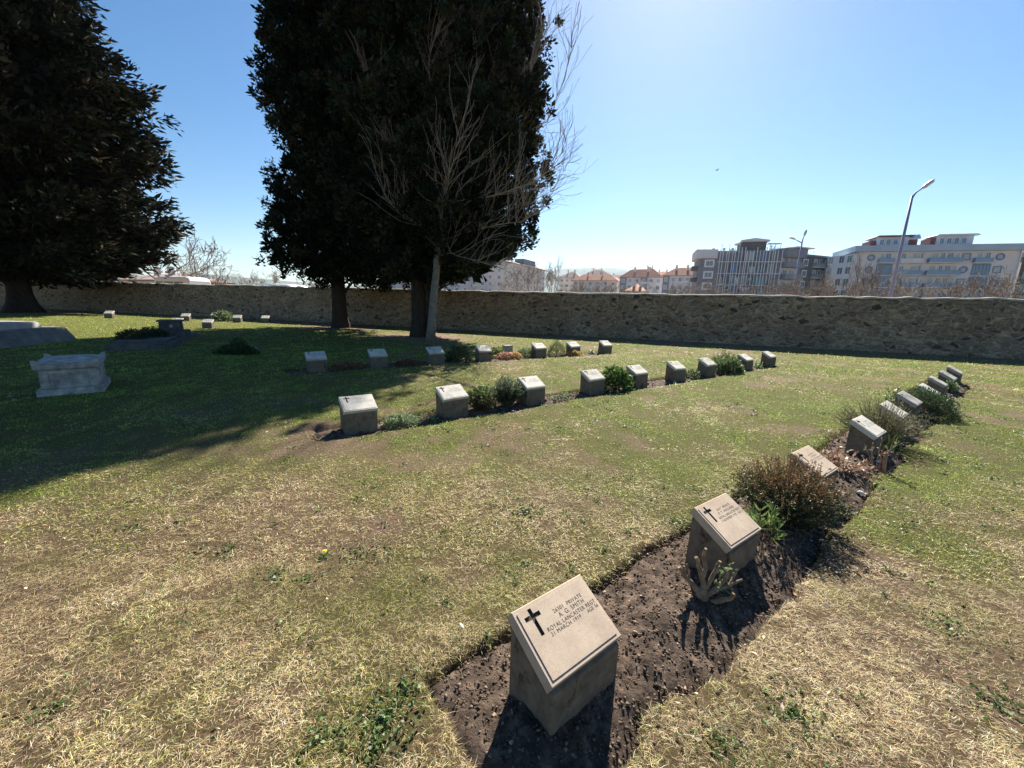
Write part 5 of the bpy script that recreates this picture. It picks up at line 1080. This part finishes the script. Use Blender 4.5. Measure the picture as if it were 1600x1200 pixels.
# brown block behind the shorter lamp
t, W = frame('apartment_building', 'brownish grey block with white framed windows behind the farther street lamp', 1243, 120, 1305, 126)
H = 16.6; b = MB(); b.box(0, 0, 0, W, 12, H); b.build('wall', M['w_brown'], t); b = MB(); b.box(-.4, -.4, H+.003, W+.2, 12.4, H+.5); b.build('roof_edge', M['w_grey'], t)
for k in range(5):
    z = H-3.05*(k+1)+.3; window(t, .5, z, 2.0, 2.0, 'frame_w', 'pane', .3, 1)
    window(t, 4.9, z+.2, 1.4, 2.0, 'frame_w', 'pane_l'); window(t, 7.0, z+.2, 1.5, 2.0, 'frame_w', 'pane'); balcony(t, 4.6, z, W-5.0, 1.2, 'w_grey', 'w_light'); window(t, 9.4, z+.2, 1.4, 2.0, 'frame_w', 'pane_l')
b = MB(); b.box(1, 3, H+.503, 6, 8, H+2.6); b.build('penthouse', M['maroon'], t); b = MB(); b.box(.2, 2.2, H+2.603, 7.6, 9, H+2.9); b.build('penthouse_roof', M['w_beige'], t)
# orange roofed houses
def house(label, pxA, YA, pxB, YB, eave_px, ridge_h, D, wm, rm, cols, dark=None, floors=None):
    t, W = frame('apartment_house', label, pxA, YA, pxB, YB, 'lower houses beyond the wall'); H = onY((pxA+pxB)/2, eave_px, (YA+YB)/2)[2]
    b = MB(); b.box(0, 0, 0, W, D, H); b.build('wall', M[wm], t); hip(t, W, D, H, ridge_h, rm)
    nf = int(H/3)
    for k in range(nf):
        z = H-3.0*(k+1)+.6
        for i in range(cols):
            x = W*(i+.25)/cols; w_ = min(1.7, W/cols*.5)
            if dark and i in dark:
                b = MB(); b.box(x-W/cols*.18, -.3, z-.7, x+W/cols*.7, -.003, z+2.3); o = b.build('dark_bay', M['w_grey'], t); f = window(o, x, z, w_, 1.7, 'frame_w', 'pane_l'); f.location.y = -.3
            else: window(t, x, z, w_, 1.6, 'frame_w', ('pane', 'pane_l')[(i+k) % 2])
        if k % 2 == 0: balcony(t, W*.55, z-.5, W*.2, 1.1, 'w_white', 'w_white', .9)
    return t
house('grey white house with orange tiled roof just left of the grey finned building', 1032, 165, 1087, 158, 430, 3.2, 8, 'w_light', 'tile', 5, (0,))
house('pale house with orange hipped roof and dark bays left of the first', 966, 190, 1031, 182, 433, 3.8, 9, 'w_light', 'tile', 6, (0, 3))
house('house with long orange roof near the middle trees', 893, 215, 962, 205, 438, 3.2, 9, 'w_beige', 'tile', 6)
house('long pale terrace filling the gap behind the middle orange roofs', 935, 235, 1000, 228, 436, 2.6, 9, 'w_white', 'tile_d', 8)
house('pale block behind the gap left of the grey finned building', 1012, 215, 1050, 210, 431, 2.6, 9, 'w_light', 'tile', 5)
house('small house with low orange roof peeping over the wall', 976, 120, 1008, 118, 455, 2.2, 10, 'w_beige', 'tile', 3)
house('distant greyish house with dull red roof by the poplar', 872, 250, 905, 245, 434, 4.0, 12, 'w_white', 'tile_d', 4)
house('distant house with dull red roof above the long orange roof', 910, 275, 950, 270, 430, 4.0, 12, 'w_white', 'tile_d', 5)
house('distant pale house whose roof tops the orange roofs', 1000, 260, 1024, 258, 427, 4.5, 12, 'w_beige', 'tile', 3)
house('low dark roofed building behind the bare trees at left', 195, 66, 262, 60, 437, 1.2, 9, 'w_beige', 'tile_d', 4)
# beige block behind the cypress
t, W = frame('apartment_building', 'large white and beige apartment block half hidden behind the right cypress', 596, 176, 786, 190)
H = 19.6; b = MB(); b.box(0, 0, 0, W, 12, H); b.build('wall', M['w_white'], t); b = MB(); b.box(-.5, -.5, H+.003, W+.4, 12, H+.6); b.build('roof_edge', M['tile_d'], t)
for k in range(6):
    z = H-3.05*(k+1)+.7
    for i in range(14):
        x = W*(i+.25)/14
        if i % 4 == 2: balcony(t, x-.4, z-.6, 2.9, 1.1, 'w_beige', 'w_beige', 1.0)
        window(t, x, z, 1.5 if i % 3 else 1.0, 1.6, 'frame_w', ('pane', 'pane_l', 'pane')[(i*k) % 3])
for i in range(1, 7): b = MB(); b.box(W*i/7-.25, -.5, 0, W*i/7+.25, -.13, H-.01); b.build('pier', M['w_light'], t)
t, W = frame('apartment_building', 'beige apartment block with cluttered roof receding right of the white one', 787, 191, 850, 240)
H = 19.4; b = MB(); b.box(0, 0.2, 0, W, 14, H); b.build('wall', M['w_beige'], t); hip(t, W, 13, H+.003, 2.2, 'tile_d', .6)
b = MB(); b.box(W*.45, 1, H+.5, W*.75, 6, H+3.4); b.build('penthouse', M['w_grey'], t)
for k in range(6):
    z = H-3.05*(k+1)+.7
    for i in range(12):
        x = W*(i+.25)/12; f = window(t, x, z, 1.8, 1.6, 'frame_w', ('pane', 'pane_l')[(i+k) % 2]); f.location.y = .2
        if i % 3 == 0: o = balcony(t, x-.5, z-.6, 3.4, 1.2, 'w_white', 'w_white', 1.0); o.location.y = .2
# aerials, dishes and roof tanks on the nearer blocks
def clutter(t, W, H, n, seed, y0=4):
    rs = random.Random(seed)
    for i in range(n):
        x = rs.uniform(.05, .95)*W; y = y0+rs.uniform(0, 4); h = rs.uniform(1.0, 2.4); b = MB(); b.tube([(x, y, H), (x, y, H+h)], .035, 4)
        for k in range(3): b.tube([(x-.45+.1*k, y, H+h-.18*k), (x+.45-.1*k, y, H+h-.18*k)], .02, 3)
        b.build('aerial', M['frame_d'], t)
    for i in range(n//2):
        x = rs.uniform(.1, .9)*W; b = MB(); b.tube([(x, y0, H), (x, y0, H+.5)], .04, 5); b.tube([(x, y0-.05, H+.7), (x, y0-.12, H+.72)], [.42, .3], 12); b.build('satellite_dish', M['frame_w'], t)
    for i in range(n//3):
        x = rs.uniform(.1, .9)*W; b = MB(); b.tube([(x, y0+1, H+.5), (x+1.3, y0+1, H+.5)], .38, 12); b.box(x+.1, y0+.8, H, x+.2, y0+1.2, H+.3); b.box(x+1.1, y0+.8, H, x+1.2, y0+1.2, H+.3); b.build('roof_tank', M['frame_w'], t)
for o in [o for o in bpy.data.objects if o.get('category') == 'building']:
    wl_ = [c for c in bpy.data.objects if c.parent == o and c.name.startswith('wall')]
    if wl_:
        bb = [Vector(v) for v in wl_[0].bound_box]; W_b = max(v.x for v in bb); H_b = max(v.z for v in bb)
        clutter(o, W_b, H_b+.3, 8, int(W_b*10), 5)
# bird
c = onY(1120, 266, 60); t = thing('bird', 'small dark bird gliding in the open sky', 'bird', tuple(c), .4)
M['bird'] = simple('bird_plumage', (.05, .05, .06), .8)
bm = bmesh.new(); bmesh.ops.create_uvsphere(bm, u_segments=12, v_segments=8, radius=1)
for v in bm.verts:
    k = 1-.55*max(0, -v.co.x); v.co = Vector((v.co.x*.24, v.co.y*.06*k, v.co.z*.055*k))
b = MB()
for s in (-1, 1): b.add([(.08, s*.03, .02), (-.06, s*.03, .02), (-.02, s*.25, .16), (.10, s*.2, .14), (-.09, s*.44, .2), (.08, s*.03, .0), (-.06, s*.03, .0), (-.02, s*.25, .15), (.10, s*.2, .13)], [(0, 1, 2, 3), (3, 2, 4), (5, 8, 7, 6), (8, 4, 7), (0, 3, 8, 5), (1, 6, 7, 2)])
b.add([(-.2, -.03, 0), (-.2, .03, 0), (-.36, .07, .01), (-.36, -.07, .01)], [(0, 1, 2, 3)])
for v_, f_i in ((b.v, b.f),):
    vv = [bm.verts.new(v) for v in v_]
    for f in f_i:
        try: bm.faces.new([vv[i] for i in f])
        except ValueError: pass
me = bpy.data.meshes.new('body'); bm.to_mesh(me); bm.free(); me.materials.append(M['bird']); link('body', me, t)

# ------------------------------------------------------------------ air
HAZE = .65e-4
b = MB(); b.box(-8000, -200, -3, 8000, 6200, 420); mt = bpy.data.materials.new('haze_air'); mt.use_nodes = True; nt = mt.node_tree
for n in list(nt.nodes): nt.nodes.remove(n)
o_ = nt.nodes.new('ShaderNodeOutputMaterial'); pv_ = nt.nodes.new('ShaderNodeVolumePrincipled'); pv_.inputs['Density'].default_value = HAZE; pv_.inputs['Color'].default_value = (.62, .8, 1, 1); pv_.inputs['Anisotropy'].default_value = .45
nt.links.new(pv_.outputs[0], o_.inputs['Volume'])
o = b.build('haze', mt); tag(o, kind='stuff')
